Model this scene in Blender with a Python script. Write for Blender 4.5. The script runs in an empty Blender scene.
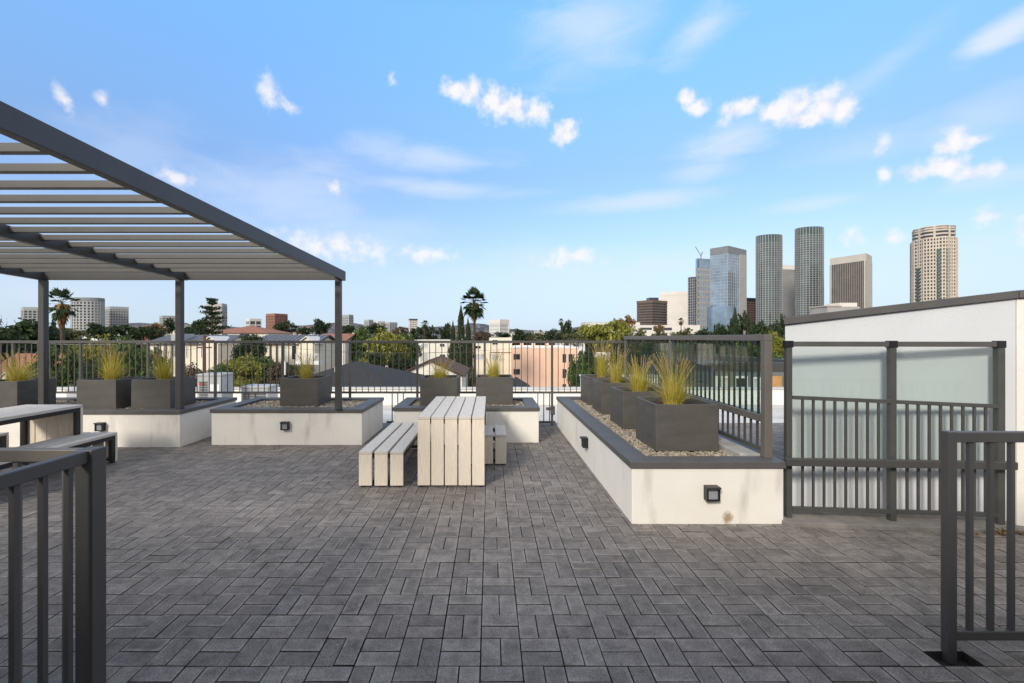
import bpy, math, random
from mathutils import Vector, Matrix, noise as mnoise
R = math.radians
random.seed(11)
sc = bpy.context.scene
COL = sc.collection
F, CX, HY, EYE = 455.1, 490.0, 338.0, 1.52      # focal length in pixels, principal column, horizon row, eye height (m)
GROUND = -10.0

def wx(px, Y): return (px - CX) / F * Y
def wz(py, Y): return EYE - (py - HY) / F * Y

# ------------------------------------------------------------------ materials
MATS = {}
def nodes_of(name):
    m = bpy.data.materials.new(name); m.use_nodes = True
    nt = m.node_tree
    b = nt.nodes['Principled BSDF']
    return m, nt, b

def N(nt, t, **kw):
    n = nt.nodes.new(t)
    for k, v in kw.items():
        if hasattr(n, k): setattr(n, k, v)
        else: n.inputs[k].default_value = v
    return n

def rgb(c): return (c[0], c[1], c[2], 1.0)

def paint(name, c, rough=0.5, metal=0.0, var=0.12, scale=3.0, bump=0.0, bscale=60.0, coords='Object', stretch=(1,1,1), c2=None, spec=0.5, streak=0.0):
    if name in MATS: return MATS[name]
    m, nt, b = nodes_of(name)
    L = nt.links
    tc = N(nt, 'ShaderNodeTexCoord')
    mp = N(nt, 'ShaderNodeMapping'); mp.inputs['Scale'].default_value = stretch
    L.new(tc.outputs[coords], mp.inputs['Vector'])
    n1 = N(nt, 'ShaderNodeTexNoise'); n1.inputs['Scale'].default_value = scale; n1.inputs['Detail'].default_value = 6; n1.inputs['Roughness'].default_value = 0.65
    L.new(mp.outputs[0], n1.inputs['Vector'])
    cr = N(nt, 'ShaderNodeValToRGB')
    d = c2 if c2 else tuple(x * (1 - 2 * var) for x in c)
    cr.color_ramp.elements[0].position = 0.3; cr.color_ramp.elements[0].color = rgb(d)
    cr.color_ramp.elements[1].position = 0.68; cr.color_ramp.elements[1].color = rgb(tuple(min(1, x * (1 + var * 0.5)) for x in c))
    L.new(n1.outputs['Fac'], cr.inputs[0])
    out = cr.outputs[0]
    if streak > 0:
        mp2 = N(nt, 'ShaderNodeMapping'); mp2.inputs['Scale'].default_value = (3.4, 3.4, 0.9)
        L.new(tc.outputs[coords], mp2.inputs['Vector'])
        n3 = N(nt, 'ShaderNodeTexNoise'); n3.inputs['Scale'].default_value = 1.6; n3.inputs['Detail'].default_value = 5
        L.new(mp2.outputs[0], n3.inputs['Vector'])
        mr = N(nt, 'ShaderNodeMapRange'); mr.inputs[1].default_value = 0.57; mr.inputs[2].default_value = 0.78; mr.inputs[3].default_value = 0; mr.inputs[4].default_value = streak
        L.new(n3.outputs['Fac'], mr.inputs[0])
        mx = N(nt, 'ShaderNodeMix', data_type='RGBA'); mx.inputs['B'].default_value = rgb((0.22, 0.19, 0.15))
        L.new(mr.outputs[0], mx.inputs['Factor']); L.new(out, mx.inputs['A']); out = mx.outputs['Result']
    L.new(out, b.inputs['Base Color'])
    b.inputs['Roughness'].default_value = rough; b.inputs['Metallic'].default_value = metal
    b.inputs['Specular IOR Level'].default_value = spec
    if bump > 0:
        n2 = N(nt, 'ShaderNodeTexNoise'); n2.inputs['Scale'].default_value = bscale; n2.inputs['Detail'].default_value = 4
        L.new(mp.outputs[0], n2.inputs['Vector'])
        bp = N(nt, 'ShaderNodeBump'); bp.inputs['Strength'].default_value = bump; bp.inputs['Distance'].default_value = 0.01
        L.new(n2.outputs['Fac'], bp.inputs['Height']); L.new(bp.outputs[0], b.inputs['Normal'])
    MATS[name] = m
    return m

def island_mat(name, cols, rough=0.8, translucent=0.0, speck=0.0, scale=30, spec=0.3):
    """colour drawn per loose island from a ramp, with fine noise on top"""
    if name in MATS: return MATS[name]
    m, nt, b = nodes_of(name); L = nt.links
    g = N(nt, 'ShaderNodeNewGeometry')
    cr = N(nt, 'ShaderNodeValToRGB')
    els = cr.color_ramp.elements
    while len(els) < len(cols): els.new(0.5)
    for i, c in enumerate(cols):
        els[i].position = i / max(1, len(cols) - 1); els[i].color = rgb(c)
    L.new(g.outputs['Random Per Island'], cr.inputs[0])
    out = cr.outputs[0]
    if speck > 0:
        tc = N(nt, 'ShaderNodeTexCoord')
        n1 = N(nt, 'ShaderNodeTexNoise'); n1.inputs['Scale'].default_value = scale; n1.inputs['Detail'].default_value = 5; n1.inputs['Roughness'].default_value = 0.7
        L.new(tc.outputs['Object'], n1.inputs['Vector'])
        mr = N(nt, 'ShaderNodeMapRange'); mr.inputs[1].default_value = 0.25; mr.inputs[2].default_value = 0.75
        mr.inputs[3].default_value = 1 - speck; mr.inputs[4].default_value = 1 + speck
        L.new(n1.outputs['Fac'], mr.inputs[0])
        mx = N(nt, 'ShaderNodeMix', data_type='RGBA', blend_type='MULTIPLY'); mx.inputs['Factor'].default_value = 1
        L.new(out, mx.inputs['A']); L.new(mr.outputs[0], mx.inputs['B']); out = mx.outputs['Result']
    L.new(out, b.inputs['Base Color']); b.inputs['Roughness'].default_value = rough; b.inputs['Specular IOR Level'].default_value = spec
    if translucent > 0:
        tr = N(nt, 'ShaderNodeBsdfTranslucent'); L.new(out, tr.inputs['Color'])
        ms = N(nt, 'ShaderNodeMixShader'); ms.inputs[0].default_value = translucent
        o = nt.nodes['Material Output']
        L.new(b.outputs[0], ms.inputs[1]); L.new(tr.outputs[0], ms.inputs[2]); L.new(ms.outputs[0], o.inputs['Surface'])
    MATS[name] = m
    return m

def clear_glass(name, tint, refl=0.10):
    m, nt, b = nodes_of(name); L = nt.links
    nt.nodes.remove(b)
    tr = N(nt, 'ShaderNodeBsdfTransparent'); tr.inputs[0].default_value = rgb(tint)
    gl = N(nt, 'ShaderNodeBsdfGlossy'); gl.inputs['Roughness'].default_value = 0.03
    lw = N(nt, 'ShaderNodeLayerWeight'); lw.inputs[0].default_value = 0.5
    pw = N(nt, 'ShaderNodeMath', operation='POWER'); pw.inputs[1].default_value = 5.0; L.new(lw.outputs['Facing'], pw.inputs[0])
    ad = N(nt, 'ShaderNodeMath', operation='ADD'); ad.inputs[1].default_value = refl; ad.use_clamp = True
    L.new(pw.outputs[0], ad.inputs[0])
    ms = N(nt, 'ShaderNodeMixShader')
    L.new(ad.outputs[0], ms.inputs[0]); L.new(tr.outputs[0], ms.inputs[1]); L.new(gl.outputs[0], ms.inputs[2])
    L.new(ms.outputs[0], nt.nodes['Material Output'].inputs['Surface'])
    return m

def paver_mat():
    m, nt, b = nodes_of('concrete_paver'); L = nt.links
    g = N(nt, 'ShaderNodeNewGeometry'); tc = N(nt, 'ShaderNodeTexCoord')
    cr = N(nt, 'ShaderNodeValToRGB'); e = cr.color_ramp.elements
    e[0].color = rgb((0.150, 0.135, 0.125)); e[1].color = rgb((0.212, 0.191, 0.176))
    x = e.new(0.5); x.color = rgb((0.182, 0.163, 0.151))
    L.new(g.outputs['Random Per Island'], cr.inputs[0])
    def noise(scale, detail, rough=0.6):
        n = N(nt, 'ShaderNodeTexNoise'); n.inputs['Scale'].default_value = scale; n.inputs['Detail'].default_value = detail; n.inputs['Roughness'].default_value = rough
        L.new(tc.outputs['Object'], n.inputs['Vector']); return n
    def rng(src, a, b_, lo, hi):
        r = N(nt, 'ShaderNodeMapRange'); r.inputs[1].default_value = a; r.inputs[2].default_value = b_; r.inputs[3].default_value = lo; r.inputs[4].default_value = hi
        L.new(src, r.inputs[0]); return r.outputs[0]
    def mul(a, b_):
        mm = N(nt, 'ShaderNodeMath', operation='MULTIPLY'); L.new(a, mm.inputs[0]); L.new(b_, mm.inputs[1]); return mm.outputs[0]
    n_cloud, n_blot, n_grit = noise(0.6, 4), noise(11, 6, 0.72), noise(150, 3, 0.7)
    f = mul(mul(rng(n_cloud.outputs['Fac'], 0.3, 0.7, 0.80, 1.18), rng(n_blot.outputs['Fac'], 0.3, 0.7, 0.62, 1.40)), rng(n_grit.outputs['Fac'], 0.32, 0.68, 0.50, 1.55))
    mx = N(nt, 'ShaderNodeMix', data_type='RGBA', blend_type='MULTIPLY'); mx.inputs['Factor'].default_value = 1
    L.new(cr.outputs[0], mx.inputs['A']); L.new(f, mx.inputs['B']); L.new(mx.outputs['Result'], b.inputs['Base Color'])
    at = N(nt, 'ShaderNodeAttribute', attribute_name='wear'); n_edge = noise(38, 4, 0.7)
    wf = mul(at.outputs['Fac'], rng(n_edge.outputs['Fac'], 0.32, 0.6, 0.0, 0.62))
    wx_ = N(nt, 'ShaderNodeMix', data_type='RGBA'); L.new(wf, wx_.inputs['Factor']); L.new(mx.outputs['Result'], wx_.inputs['A']); wx_.inputs['B'].default_value = (0.40, 0.365, 0.335, 1)
    L.new(wx_.outputs['Result'], b.inputs['Base Color'])
    b.inputs['Roughness'].default_value = 0.8; b.inputs['Specular IOR Level'].default_value = 0.35
    bp = N(nt, 'ShaderNodeBump'); bp.inputs['Strength'].default_value = 0.35; bp.inputs['Distance'].default_value = 0.004
    L.new(n_grit.outputs['Fac'], bp.inputs['Height']); L.new(bp.outputs[0], b.inputs['Normal'])
    return m

M_PAVER = paver_mat()
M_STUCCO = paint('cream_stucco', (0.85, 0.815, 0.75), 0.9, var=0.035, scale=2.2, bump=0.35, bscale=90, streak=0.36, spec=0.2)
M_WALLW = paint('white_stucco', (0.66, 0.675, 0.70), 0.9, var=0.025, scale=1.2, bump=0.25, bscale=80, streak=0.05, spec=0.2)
M_COPE = paint('grey_coping_metal', (0.105, 0.10, 0.098), 0.5, var=0.10, scale=4)
M_DARK = paint('dark_grey_powder_coat', (0.066, 0.064, 0.063), 0.42, var=0.07, scale=5)
M_FENCE = paint('fence_powder_coat', (0.095, 0.09, 0.085), 0.45, var=0.10, scale=6)
M_RAIL = paint('bronze_grey_coat', (0.15, 0.135, 0.118), 0.45, var=0.08, scale=6)
M_GATE = paint('gate_coat', (0.075, 0.075, 0.07), 0.45, var=0.10, scale=6)
M_BLACK = paint('black_metal', (0.014, 0.014, 0.015), 0.4, var=0.1)
M_SLAT = paint('pergola_slat_coat', (0.095, 0.09, 0.085), 0.45, var=0.08, scale=5)
M_BOX = paint('planter_box_fibreglass', (0.098, 0.092, 0.082), 0.55, var=0.14, scale=3, bump=0.12, bscale=30, stretch=(1, 1, 3))
M_SOIL = paint('mulch', (0.06, 0.032, 0.02), 0.95, var=0.4, scale=40, bump=1.0, bscale=70)
M_WOODH = paint('pale_slat_horizontal', (0.70, 0.645, 0.575), 0.6, var=0.11, scale=14, stretch=(9, 0.6, 9), bump=0.12, bscale=20, spec=0.3)
M_WOODV = paint('pale_slat_vertical', (0.86, 0.76, 0.63), 0.6, var=0.10, scale=14, stretch=(9, 9, 0.6), bump=0.12, bscale=20, spec=0.3)
M_LENS = paint('frosted_lens', (0.30, 0.31, 0.335), 0.35, var=0.05)
M_SAND = paint('joint_sand', (0.022, 0.021, 0.02), 0.95, var=0.3, scale=30)
M_CONC = paint('pale_concrete', (0.42, 0.41, 0.39), 0.85, var=0.16, scale=6, bump=0.2, bscale=50, streak=0.1)
M_SILL = paint('sill_concrete', (0.24, 0.225, 0.205), 0.85, var=0.2, scale=6, bump=0.2, bscale=50)
M_GRAVEL = island_mat('gravel_stones', [(0.08, 0.065, 0.05), (0.28, 0.23, 0.165), (0.42, 0.36, 0.28), (0.16, 0.14, 0.115), (0.46, 0.41, 0.34), (0.24, 0.20, 0.15)], 0.7, speck=0.2, scale=60)
M_GRASS = island_mat('grass_blades', [(0.16, 0.20, 0.02), (0.55, 0.50, 0.05), (0.80, 0.62, 0.10), (0.34, 0.38, 0.04), (0.86, 0.70, 0.33), (0.68, 0.58, 0.08), (0.40, 0.26, 0.08)], 0.6, translucent=0.35)
M_PLUME = island_mat('grass_plumes', [(0.42, 0.30, 0.18), (0.5, 0.38, 0.22), (0.36, 0.24, 0.14)], 0.8, translucent=0.3)
M_GLASS = clear_glass('green_tint_glass', (0.945, 0.975, 0.965), 0.06)
M_GLASSR = clear_glass('smoked_glass', (0.80, 0.875, 0.86), 0.07)
M_WIN = paint('window_dark_glass', (0.035, 0.045, 0.05), 0.08, var=0.15, scale=0.3, spec=0.8)
M_BARK = paint('bark', (0.09, 0.065, 0.045), 0.9, var=0.3, scale=3)
M_MEMB = paint('roof_membrane', (0.62, 0.61, 0.58), 0.85, var=0.12, scale=1.5)

# ------------------------------------------------------------------ mesh helpers
class MB:
    def __init__(s): s.v, s.f, s.mi, s.m = [], [], [], 0
    def face(s, pts):
        n = len(s.v); s.v += [tuple(p) for p in pts]; s.f.append(tuple(range(n, n + len(pts)))); s.mi.append(s.m)
    def poly(s, vs, fs):
        n = len(s.v); s.v += [tuple(p) for p in vs]
        for f in fs: s.f.append(tuple(i + n for i in f)); s.mi.append(s.m)
    def hexa(s, p):                       # 4 bottom points ccw, 4 top points
        s.poly(p, [(3, 2, 1, 0), (4, 5, 6, 7), (0, 1, 5, 4), (1, 2, 6, 5), (2, 3, 7, 6), (3, 0, 4, 7)])
    def box(s, x0, x1, y0, y1, z0, z1):
        s.hexa([(x0, y0, z0), (x1, y0, z0), (x1, y1, z0), (x0, y1, z0), (x0, y0, z1), (x1, y0, z1), (x1, y1, z1), (x0, y1, z1)])
    def bar(s, a, b, w, h):               # beam from a to b, w across, h high
        a, b = Vector(a), Vector(b); d = (b - a).normalized()
        up = Vector((0, 0, 1)) if abs(d.z) < 0.95 else Vector((0, 1, 0))
        x = d.cross(up).normalized() * w / 2; z = x.cross(d).normalized() * h / 2
        s.hexa([a - x - z, a + x - z, b + x - z, b - x - z, a - x + z, a + x + z, b + x + z, b - x + z])
    def prism(s, pts, z0, z1):
        n = len(pts)
        s.poly([(p[0], p[1], z0) for p in pts] + [(p[0], p[1], z1) for p in pts],
               [tuple(range(n - 1, -1, -1)), tuple(range(n, 2 * n))] + [(i, (i + 1) % n, n + (i + 1) % n, n + i) for i in range(n)])
    def ring(s, x0, x1, y0, y1, t, z0, z1):
        if not isinstance(t, tuple): t = (t, t, t, t)     # -x, +x, -y, +y
        o = [(x0, y0), (x1, y0), (x1, y1), (x0, y1)]
        i = [(x0 + t[0], y0 + t[2]), (x1 - t[1], y0 + t[2]), (x1 - t[1], y1 - t[3]), (x0 + t[0], y1 - t[3])]
        v = [(p[0], p[1], z0) for p in o] + [(p[0], p[1], z1) for p in o] + [(p[0], p[1], z0) for p in i] + [(p[0], p[1], z1) for p in i]
        f = []
        for k in range(4):
            l = (k + 1) % 4
            f += [(k, l, 4 + l, 4 + k), (8 + l, 8 + k, 12 + k, 12 + l), (4 + k, 4 + l, 12 + l, 12 + k), (l, k, 8 + k, 8 + l)]
        s.poly(v, f)
    def tube(s, pts, rad, n=8, cap=True):
        pts = [Vector(p) for p in pts]; rings = []; base = len(s.v)
        for i, p in enumerate(pts):
            d = (pts[min(i + 1, len(pts) - 1)] - pts[max(i - 1, 0)]).normalized()
            u = d.orthogonal().normalized() if abs(d.z) < 0.9 else Vector((1, 0, 0)); u = (u - d * u.dot(d)).normalized(); w = d.cross(u)
            r = rad[i] if isinstance(rad, (list, tuple)) else rad
            for k in range(n):
                a = 2 * math.pi * k / n; s.v.append(tuple(p + u * math.cos(a) * r + w * math.sin(a) * r))
        for i in range(len(pts) - 1):
            for k in range(n):
                l = (k + 1) % n
                s.f.append((base + i * n + k, base + i * n + l, base + (i + 1) * n + l, base + (i + 1) * n + k)); s.mi.append(s.m)
        if cap:
            s.f.append(tuple(base + k for k in range(n - 1, -1, -1))); s.mi.append(s.m)
            e = base + (len(pts) - 1) * n; s.f.append(tuple(e + k for k in range(n))); s.mi.append(s.m)
    def mesh(s, name, mats, smooth=False):
        me = bpy.data.meshes.new(name); me.from_pydata(s.v, [], s.f)
        for m in (mats if isinstance(mats, (list, tuple)) else [mats]): me.materials.append(m)
        if isinstance(mats, (list, tuple)): me.polygons.foreach_set('material_index', s.mi)
        if smooth: me.polygons.foreach_set('use_smooth', [True] * len(me.polygons))
        me.update(); return me
    def build(s, name, mats, parent=None, bevel=0.0, smooth=False):
        o = bpy.data.objects.new(name, s.mesh(name, mats, smooth)); COL.objects.link(o); o.parent = parent
        if bevel > 0:
            b = o.modifiers.new('edge', 'BEVEL'); b.width = bevel; b.segments = 2; b.limit_method = 'ANGLE'; b.angle_limit = R(40)
        return o

def tag(o, label=None, cat=None, group=None, kind=None):
    if label: o['label'] = label
    if cat: o['category'] = cat
    if group: o['group'] = group
    if kind: o['kind'] = kind
    return o

def thing(name, label, cat, loc=(0, 0, 0), rz=0.0, group=None):
    o = bpy.data.objects.new(name, None); COL.objects.link(o); o.location = loc; o.rotation_euler = (0, 0, rz); o.empty_display_size = 0.2
    return tag(o, label, cat, group)

def place(me, name, parent, loc=(0, 0, 0)):
    o = bpy.data.objects.new(name, me); COL.objects.link(o); o.parent = parent; o.location = loc
    return o

def dup(root, label, loc=None, rz=None, scale=None):
    r = root.copy(); COL.objects.link(r); r['label'] = label
    if loc is not None: r.location = loc
    if rz is not None: r.rotation_euler = (0, 0, rz)
    if scale is not None: r.scale = scale
    for ch in list(root.children):
        c = ch.copy(); COL.objects.link(c); c.parent = r
        for g in list(ch.children):
            d = g.copy(); COL.objects.link(d); d.parent = c
    return r

# ------------------------------------------------------------------ camera, light, sky
cam_d = bpy.data.cameras.new('camera'); cam = bpy.data.objects.new('camera', cam_d); COL.objects.link(cam)
cam.location = (0, 0, EYE); cam.rotation_euler = (R(90), 0, 0)
cam_d.sensor_width = 36; cam_d.lens = 36 * F / 1024; cam_d.shift_x = (512 - CX) / 1024; cam_d.shift_y = (HY - 341.5) / 1024
cam_d.clip_start = 0.05; cam_d.clip_end = 40000
sc.camera = cam
SUN_AZ, SUN_EL = R(209), R(30)              # clockwise from +Y: behind the camera, to its left
S = Vector((math.sin(SUN_AZ) * math.cos(SUN_EL), math.cos(SUN_AZ) * math.cos(SUN_EL), math.sin(SUN_EL)))
sl = bpy.data.lights.new('sun', 'SUN'); sl.energy = 2.6; sl.angle = R(10); sl.color = (1.0, 0.91, 0.78)
so = bpy.data.objects.new('sun', sl); COL.objects.link(so); so.location = S * 60; so.rotation_euler = (-S).to_track_quat('-Z', 'Y').to_euler()

world = bpy.data.worlds.new('World'); sc.world = world; world.use_nodes = True
wt = world.node_tree; WL = wt.links; bg = wt.nodes['Background']
sky = N(wt, 'ShaderNodeTexSky', sky_type='NISHITA'); sky.sun_disc = False; sky.sun_elevation = SUN_EL; sky.sun_rotation = SUN_AZ
sky.air_density = 1.0; sky.dust_density = 0.6; sky.ozone_density = 2.0
SKYK = 0.15; EXPO = 0.2
tc = N(wt, 'ShaderNodeTexCoord'); sep = N(wt, 'ShaderNodeSeparateXYZ'); WL.new(tc.outputs['Generated'], sep.inputs[0])
def wm(op, a, b=None, clamp=False):
    n = N(wt, 'ShaderNodeMath', operation=op); n.use_clamp = clamp
    for i, x in enumerate((a, b)):
        if x is None: continue
        if isinstance(x, (int, float)): n.inputs[i].default_value = x
        else: WL.new(x, n.inputs[i])
    return n.outputs[0]
azim = wm('ARCTAN2', sep.outputs[0], sep.outputs[1]); elev = wm('ARCSINE', sep.outputs[2])
com = N(wt, 'ShaderNodeCombineXYZ'); WL.new(azim, com.inputs[0]); WL.new(elev, com.inputs[1])
def wnoise(vec, scale, detail, rough, dist=0.0):
    n = N(wt, 'ShaderNodeTexNoise'); n.inputs['Scale'].default_value = scale; n.inputs['Detail'].default_value = detail; n.inputs['Roughness'].default_value = rough; n.inputs['Distortion'].default_value = dist
    WL.new(vec, n.inputs['Vector']); return n.outputs['Fac']
puff = wnoise(com.outputs[0], 17, 6, 0.58)
puff2 = wnoise(com.outputs[0], 36, 6, 0.55)
mpw = N(wt, 'ShaderNodeMapping'); mpw.inputs['Scale'].default_value = (1.0, 3.2, 1); mpw.inputs['Rotation'].default_value = (0, 0, R(-14)); WL.new(com.outputs[0], mpw.inputs['Vector'])
wisp = wnoise(mpw.outputs[0], 6, 7, 0.56, 0.5)
def cloud(px, py, rx, ry, rot, amp, nz, lo, hi):
    """one cloud at a fixed direction of the sky (azimuth, elevation), ragged by noise"""
    t = (px - CX) / F; a0 = math.atan(t); e0 = math.atan((HY - py) / F * math.cos(a0)); k = math.cos(a0)
    m = N(wt, 'ShaderNodeMapping', vector_type='TEXTURE')
    m.inputs['Location'].default_value = (a0, e0, 0); m.inputs['Rotation'].default_value = (0, 0, R(rot))
    m.inputs['Scale'].default_value = (rx / F * k * k, ry / F * k, 1)
    WL.new(com.outputs[0], m.inputs['Vector'])
    ln = N(wt, 'ShaderNodeVectorMath', operation='LENGTH'); WL.new(m.outputs[0], ln.inputs[0])
    v = wm('SUBTRACT', 1.0, ln.outputs['Value'])
    v = wm('ADD', v, wm('MULTIPLY', wm('SUBTRACT', nz, 0.5), amp))
    r = N(wt, 'ShaderNodeMapRange', interpolation_type='SMOOTHSTEP'); r.inputs[1].default_value = lo; r.inputs[2].default_value = hi
    WL.new(v, r.inputs[0]); return r.outputs[0]
puffs = [(478, 92, 40, 14, 0), (505, 104, 44, 19, -18), (538, 116, 20, 14, 0), (565, 133, 17, 13, 0), (808, 107, 56, 21, 2), (838, 108, 25, 18, 0), (737, 109, 26, 13, 8), (691, 102, 16, 14, -30),
         (945, 168, 56, 15, 2), (955, 143, 28, 22, -10), (881, 146, 10, 10, 0), (884, 175, 8, 9, 0), (64, 101, 8, 13, 25), (103, 100, 9, 8, 0), (290, 107, 11, 6, 0),
         (393, 82, 5, 6, 0), (176, 181, 22, 11, -15), (334, 188, 8, 7, 0), (570, 257, 34, 10, 0), (428, 255, 26, 9, 0), (335, 247, 60, 14, -4), (855, 237, 13, 10, 0), (893, 238, 13, 8, 0), (990, 215, 26, 10, 0), (1021, 229, 9, 14, 0),
         (270, 92, 14, 14, 30)]
wisps = [(290, 195, 170, 60, 4, .42), (60, 290, 160, 40, 0, .3), (740, 255, 160, 30, 0, .3), (590, 28, 95, 55, 10, .55), (695, 37, 62, 24, 24, .6), (1000, 36, 85, 20, 24, .85), (880, 70, 110, 18, 24, .3), (722, 141, 70, 24, 8, .75), (430, 157, 110, 20, -2, .6), (440, 188, 130, 12, -2, .55),
         (640, 201, 120, 13, 1, .6), (810, 205, 90, 10, 0, .45), (975, 118, 120, 36, 12, .38), (705, 172, 60, 14, 2, .5), (860, 150, 120, 22, 0, .25), (340, 235, 160, 40, 0, .35), (560, 270, 200, 40, 0, .3), (900, 260, 160, 40, 0, .3), (130, 150, 120, 50, 8, .25),
         (655, 266, 70, 20, 0, .45), (990, 180, 90, 14, 4, .4)]
def dist_of(px, py, rx, ry, rot):
    t = (px - CX) / F; a0 = math.atan(t); e0 = math.atan((HY - py) / F * math.cos(a0)); k = math.cos(a0)
    m = N(wt, 'ShaderNodeMapping', vector_type='TEXTURE')
    m.inputs['Location'].default_value = (a0, e0, 0); m.inputs['Rotation'].default_value = (0, 0, R(rot)); m.inputs['Scale'].default_value = (rx / F * k * k, ry / F * k, 1)
    WL.new(com.outputs[0], m.inputs['Vector'])
    ln = N(wt, 'ShaderNodeVectorMath', operation='LENGTH'); WL.new(m.outputs[0], ln.inputs[0]); return ln.outputs['Value']
lobes = [(455, 89, 17, 9, -10), (472, 92, 20, 12, 0), (490, 100, 24, 15, -10), (513, 108, 24, 14, -8), (536, 113, 17, 13, 0), (566, 132, 15, 12, 10),
         (775, 113, 20, 11, 0), (797, 105, 24, 17, 0), (822, 103, 24, 18, 0), (843, 108, 17, 13, 0), (806, 118, 34, 9, 0), (737, 110, 24, 11, 10), (750, 103, 12, 8, 10), (688, 99, 11, 8, -30), (697, 107, 14, 8, 0),
         (918, 172, 24, 10, 0), (945, 166, 30, 14, 0), (974, 172, 26, 9, 0), (957, 142, 22, 15, 0), (944, 148, 12, 8, 0), (972, 140, 18, 6, 0)]
near = None
for p in lobes:
    d_ = dist_of(p[0], p[1], p[2] * 1.15, p[3] * 1.15, p[4]); near = d_ if near is None else N(wt, 'ShaderNodeMath', operation='SMOOTH_MIN')
    if near is not d_:
        nn_ = near; WL.new(prev, nn_.inputs[0]); WL.new(d_, nn_.inputs[1]); nn_.inputs[2].default_value = 0.35; near = nn_.outputs[0]
    prev = near
lump = wm('ADD', wm('MULTIPLY', wm('SUBTRACT', puff2, 0.5), 1.5), wm('MULTIPLY', wm('SUBTRACT', puff, 0.5), 0.9))
body = wm('ADD', wm('SUBTRACT', 1.0, near), lump)
r_ = N(wt, 'ShaderNodeMapRange', interpolation_type='SMOOTHSTEP'); r_.inputs[1].default_value = -0.05; r_.inputs[2].default_value = 0.85; WL.new(body, r_.inputs[0])
acc = r_.outputs[0]
for p in puffs:
    if any(abs(p[0] - q[0]) < 30 and abs(p[1] - q[1]) < 16 for q in lobes): continue
    d_ = dist_of(p[0], p[1], p[2] * 1.35, p[3] * 1.35, p[4])
    v_ = wm('ADD', wm('SUBTRACT', 1.0, d_), wm('MULTIPLY', wm('SUBTRACT', puff2, 0.52), 2.2))
    r_ = N(wt, 'ShaderNodeMapRange', interpolation_type='SMOOTHSTEP'); r_.inputs[1].default_value = 0.0; r_.inputs[2].default_value = 1.15; WL.new(v_, r_.inputs[0])
    acc = wm('MAXIMUM', acc, wm('MULTIPLY', r_.outputs[0], 0.9))
accw = None
for p in wisps:
    o_ = wm('MULTIPLY', cloud(p[0], p[1], p[2], p[3], p[4], 1.6, wisp, 0.0, 1.1), p[5])
    accw = o_ if accw is None else wm('MAXIMUM', accw, o_)
SKYMUL = N(wt, 'ShaderNodeMix', data_type='RGBA', blend_type='MULTIPLY'); SKYMUL.inputs['Factor'].default_value = 1
WL.new(sky.outputs[0], SKYMUL.inputs['A']); 
ramp = N(wt, 'ShaderNodeValToRGB'); er = ramp.color_ramp.elements; er[0].position = 0.0; er[0].color = (.58, .62, .95, 1); er[1].position = 0.62; er[1].color = (1.60, 2.2, 2.36, 1)
em = er.new(0.14); em.color = (.93, .91, 1.08, 1); em = er.new(0.34); em.color = (1.13, 1.22, 1.36, 1)
WL.new(elev, ramp.inputs[0]); WL.new(ramp.outputs[0], SKYMUL.inputs['B'])
WHITE = 0.97 / SKYK / 2 ** EXPO
hz = N(wt, 'ShaderNodeMix', data_type='RGBA'); hr = N(wt, 'ShaderNodeMapRange', interpolation_type='SMOOTHSTEP'); hr.inputs[1].default_value = -0.02; hr.inputs[2].default_value = 0.30; hr.inputs[3].default_value = 0.8; hr.inputs[4].default_value = 0.0
WL.new(elev, hr.inputs[0]); WL.new(hr.outputs[0], hz.inputs['Factor']); WL.new(SKYMUL.outputs['Result'], hz.inputs['A']); hz.inputs['B'].default_value = (0.68 * WHITE, 0.845 * WHITE, 0.99 * WHITE, 1)
mw = N(wt, 'ShaderNodeMix', data_type='RGBA'); WL.new(accw, mw.inputs['Factor']); WL.new(hz.outputs['Result'], mw.inputs['A']); mw.inputs['B'].default_value = (0.82 * WHITE, 0.9 * WHITE, 1.02 * WHITE, 1)
shade = N(wt, 'ShaderNodeMix', data_type='RGBA'); shade.inputs['A'].default_value = (0.83 * WHITE, 0.84 * WHITE, 0.93 * WHITE, 1); shade.inputs['B'].default_value = (1.03 * WHITE, 1.0 * WHITE, 1.0 * WHITE, 1)
mrp = N(wt, 'ShaderNodeMapRange'); mrp.inputs[1].default_value = 0.30; mrp.inputs[2].default_value = 0.54; WL.new(puff2, mrp.inputs[0]); WL.new(mrp.outputs[0], shade.inputs['Factor'])
mc = N(wt, 'ShaderNodeMix', data_type='RGBA'); WL.new(wm('MULTIPLY', acc, 0.95), mc.inputs['Factor']); WL.new(mw.outputs['Result'], mc.inputs['A']); WL.new(shade.outputs['Result'], mc.inputs['B'])
# unseen bright cloud added overhead and behind the camera to neutralise the blue fill
def sstep(src, a, b_):
    r = N(wt, 'ShaderNodeMapRange', interpolation_type='SMOOTHSTEP'); r.inputs[1].default_value = a; r.inputs[2].default_value = b_; WL.new(src, r.inputs[0]); return r.outputs[0]
fill_veil = wm('MAXIMUM', sstep(elev, R(40), R(62)), sstep(wm('ABSOLUTE', azim), R(58), R(92)))
fill_veil = wm('MULTIPLY', fill_veil, sstep(wisp, 0.2, 0.55))
vm = N(wt, 'ShaderNodeMix', data_type='RGBA'); WL.new(wm('MULTIPLY', fill_veil, 0.85), vm.inputs['Factor']); WL.new(mc.outputs['Result'], vm.inputs['A']); vm.inputs['B'].default_value = (1.02 * WHITE, 0.93 * WHITE, 0.82 * WHITE, 1)
WL.new(vm.outputs['Result'], bg.inputs['Color']); bg.inputs['Strength'].default_value = SKYK
vs = sc.view_settings; vs.view_transform = 'Standard'; vs.look = 'None'; vs.exposure = EXPO; vs.gamma = 1.0; vs.use_curve_mapping = False
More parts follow.
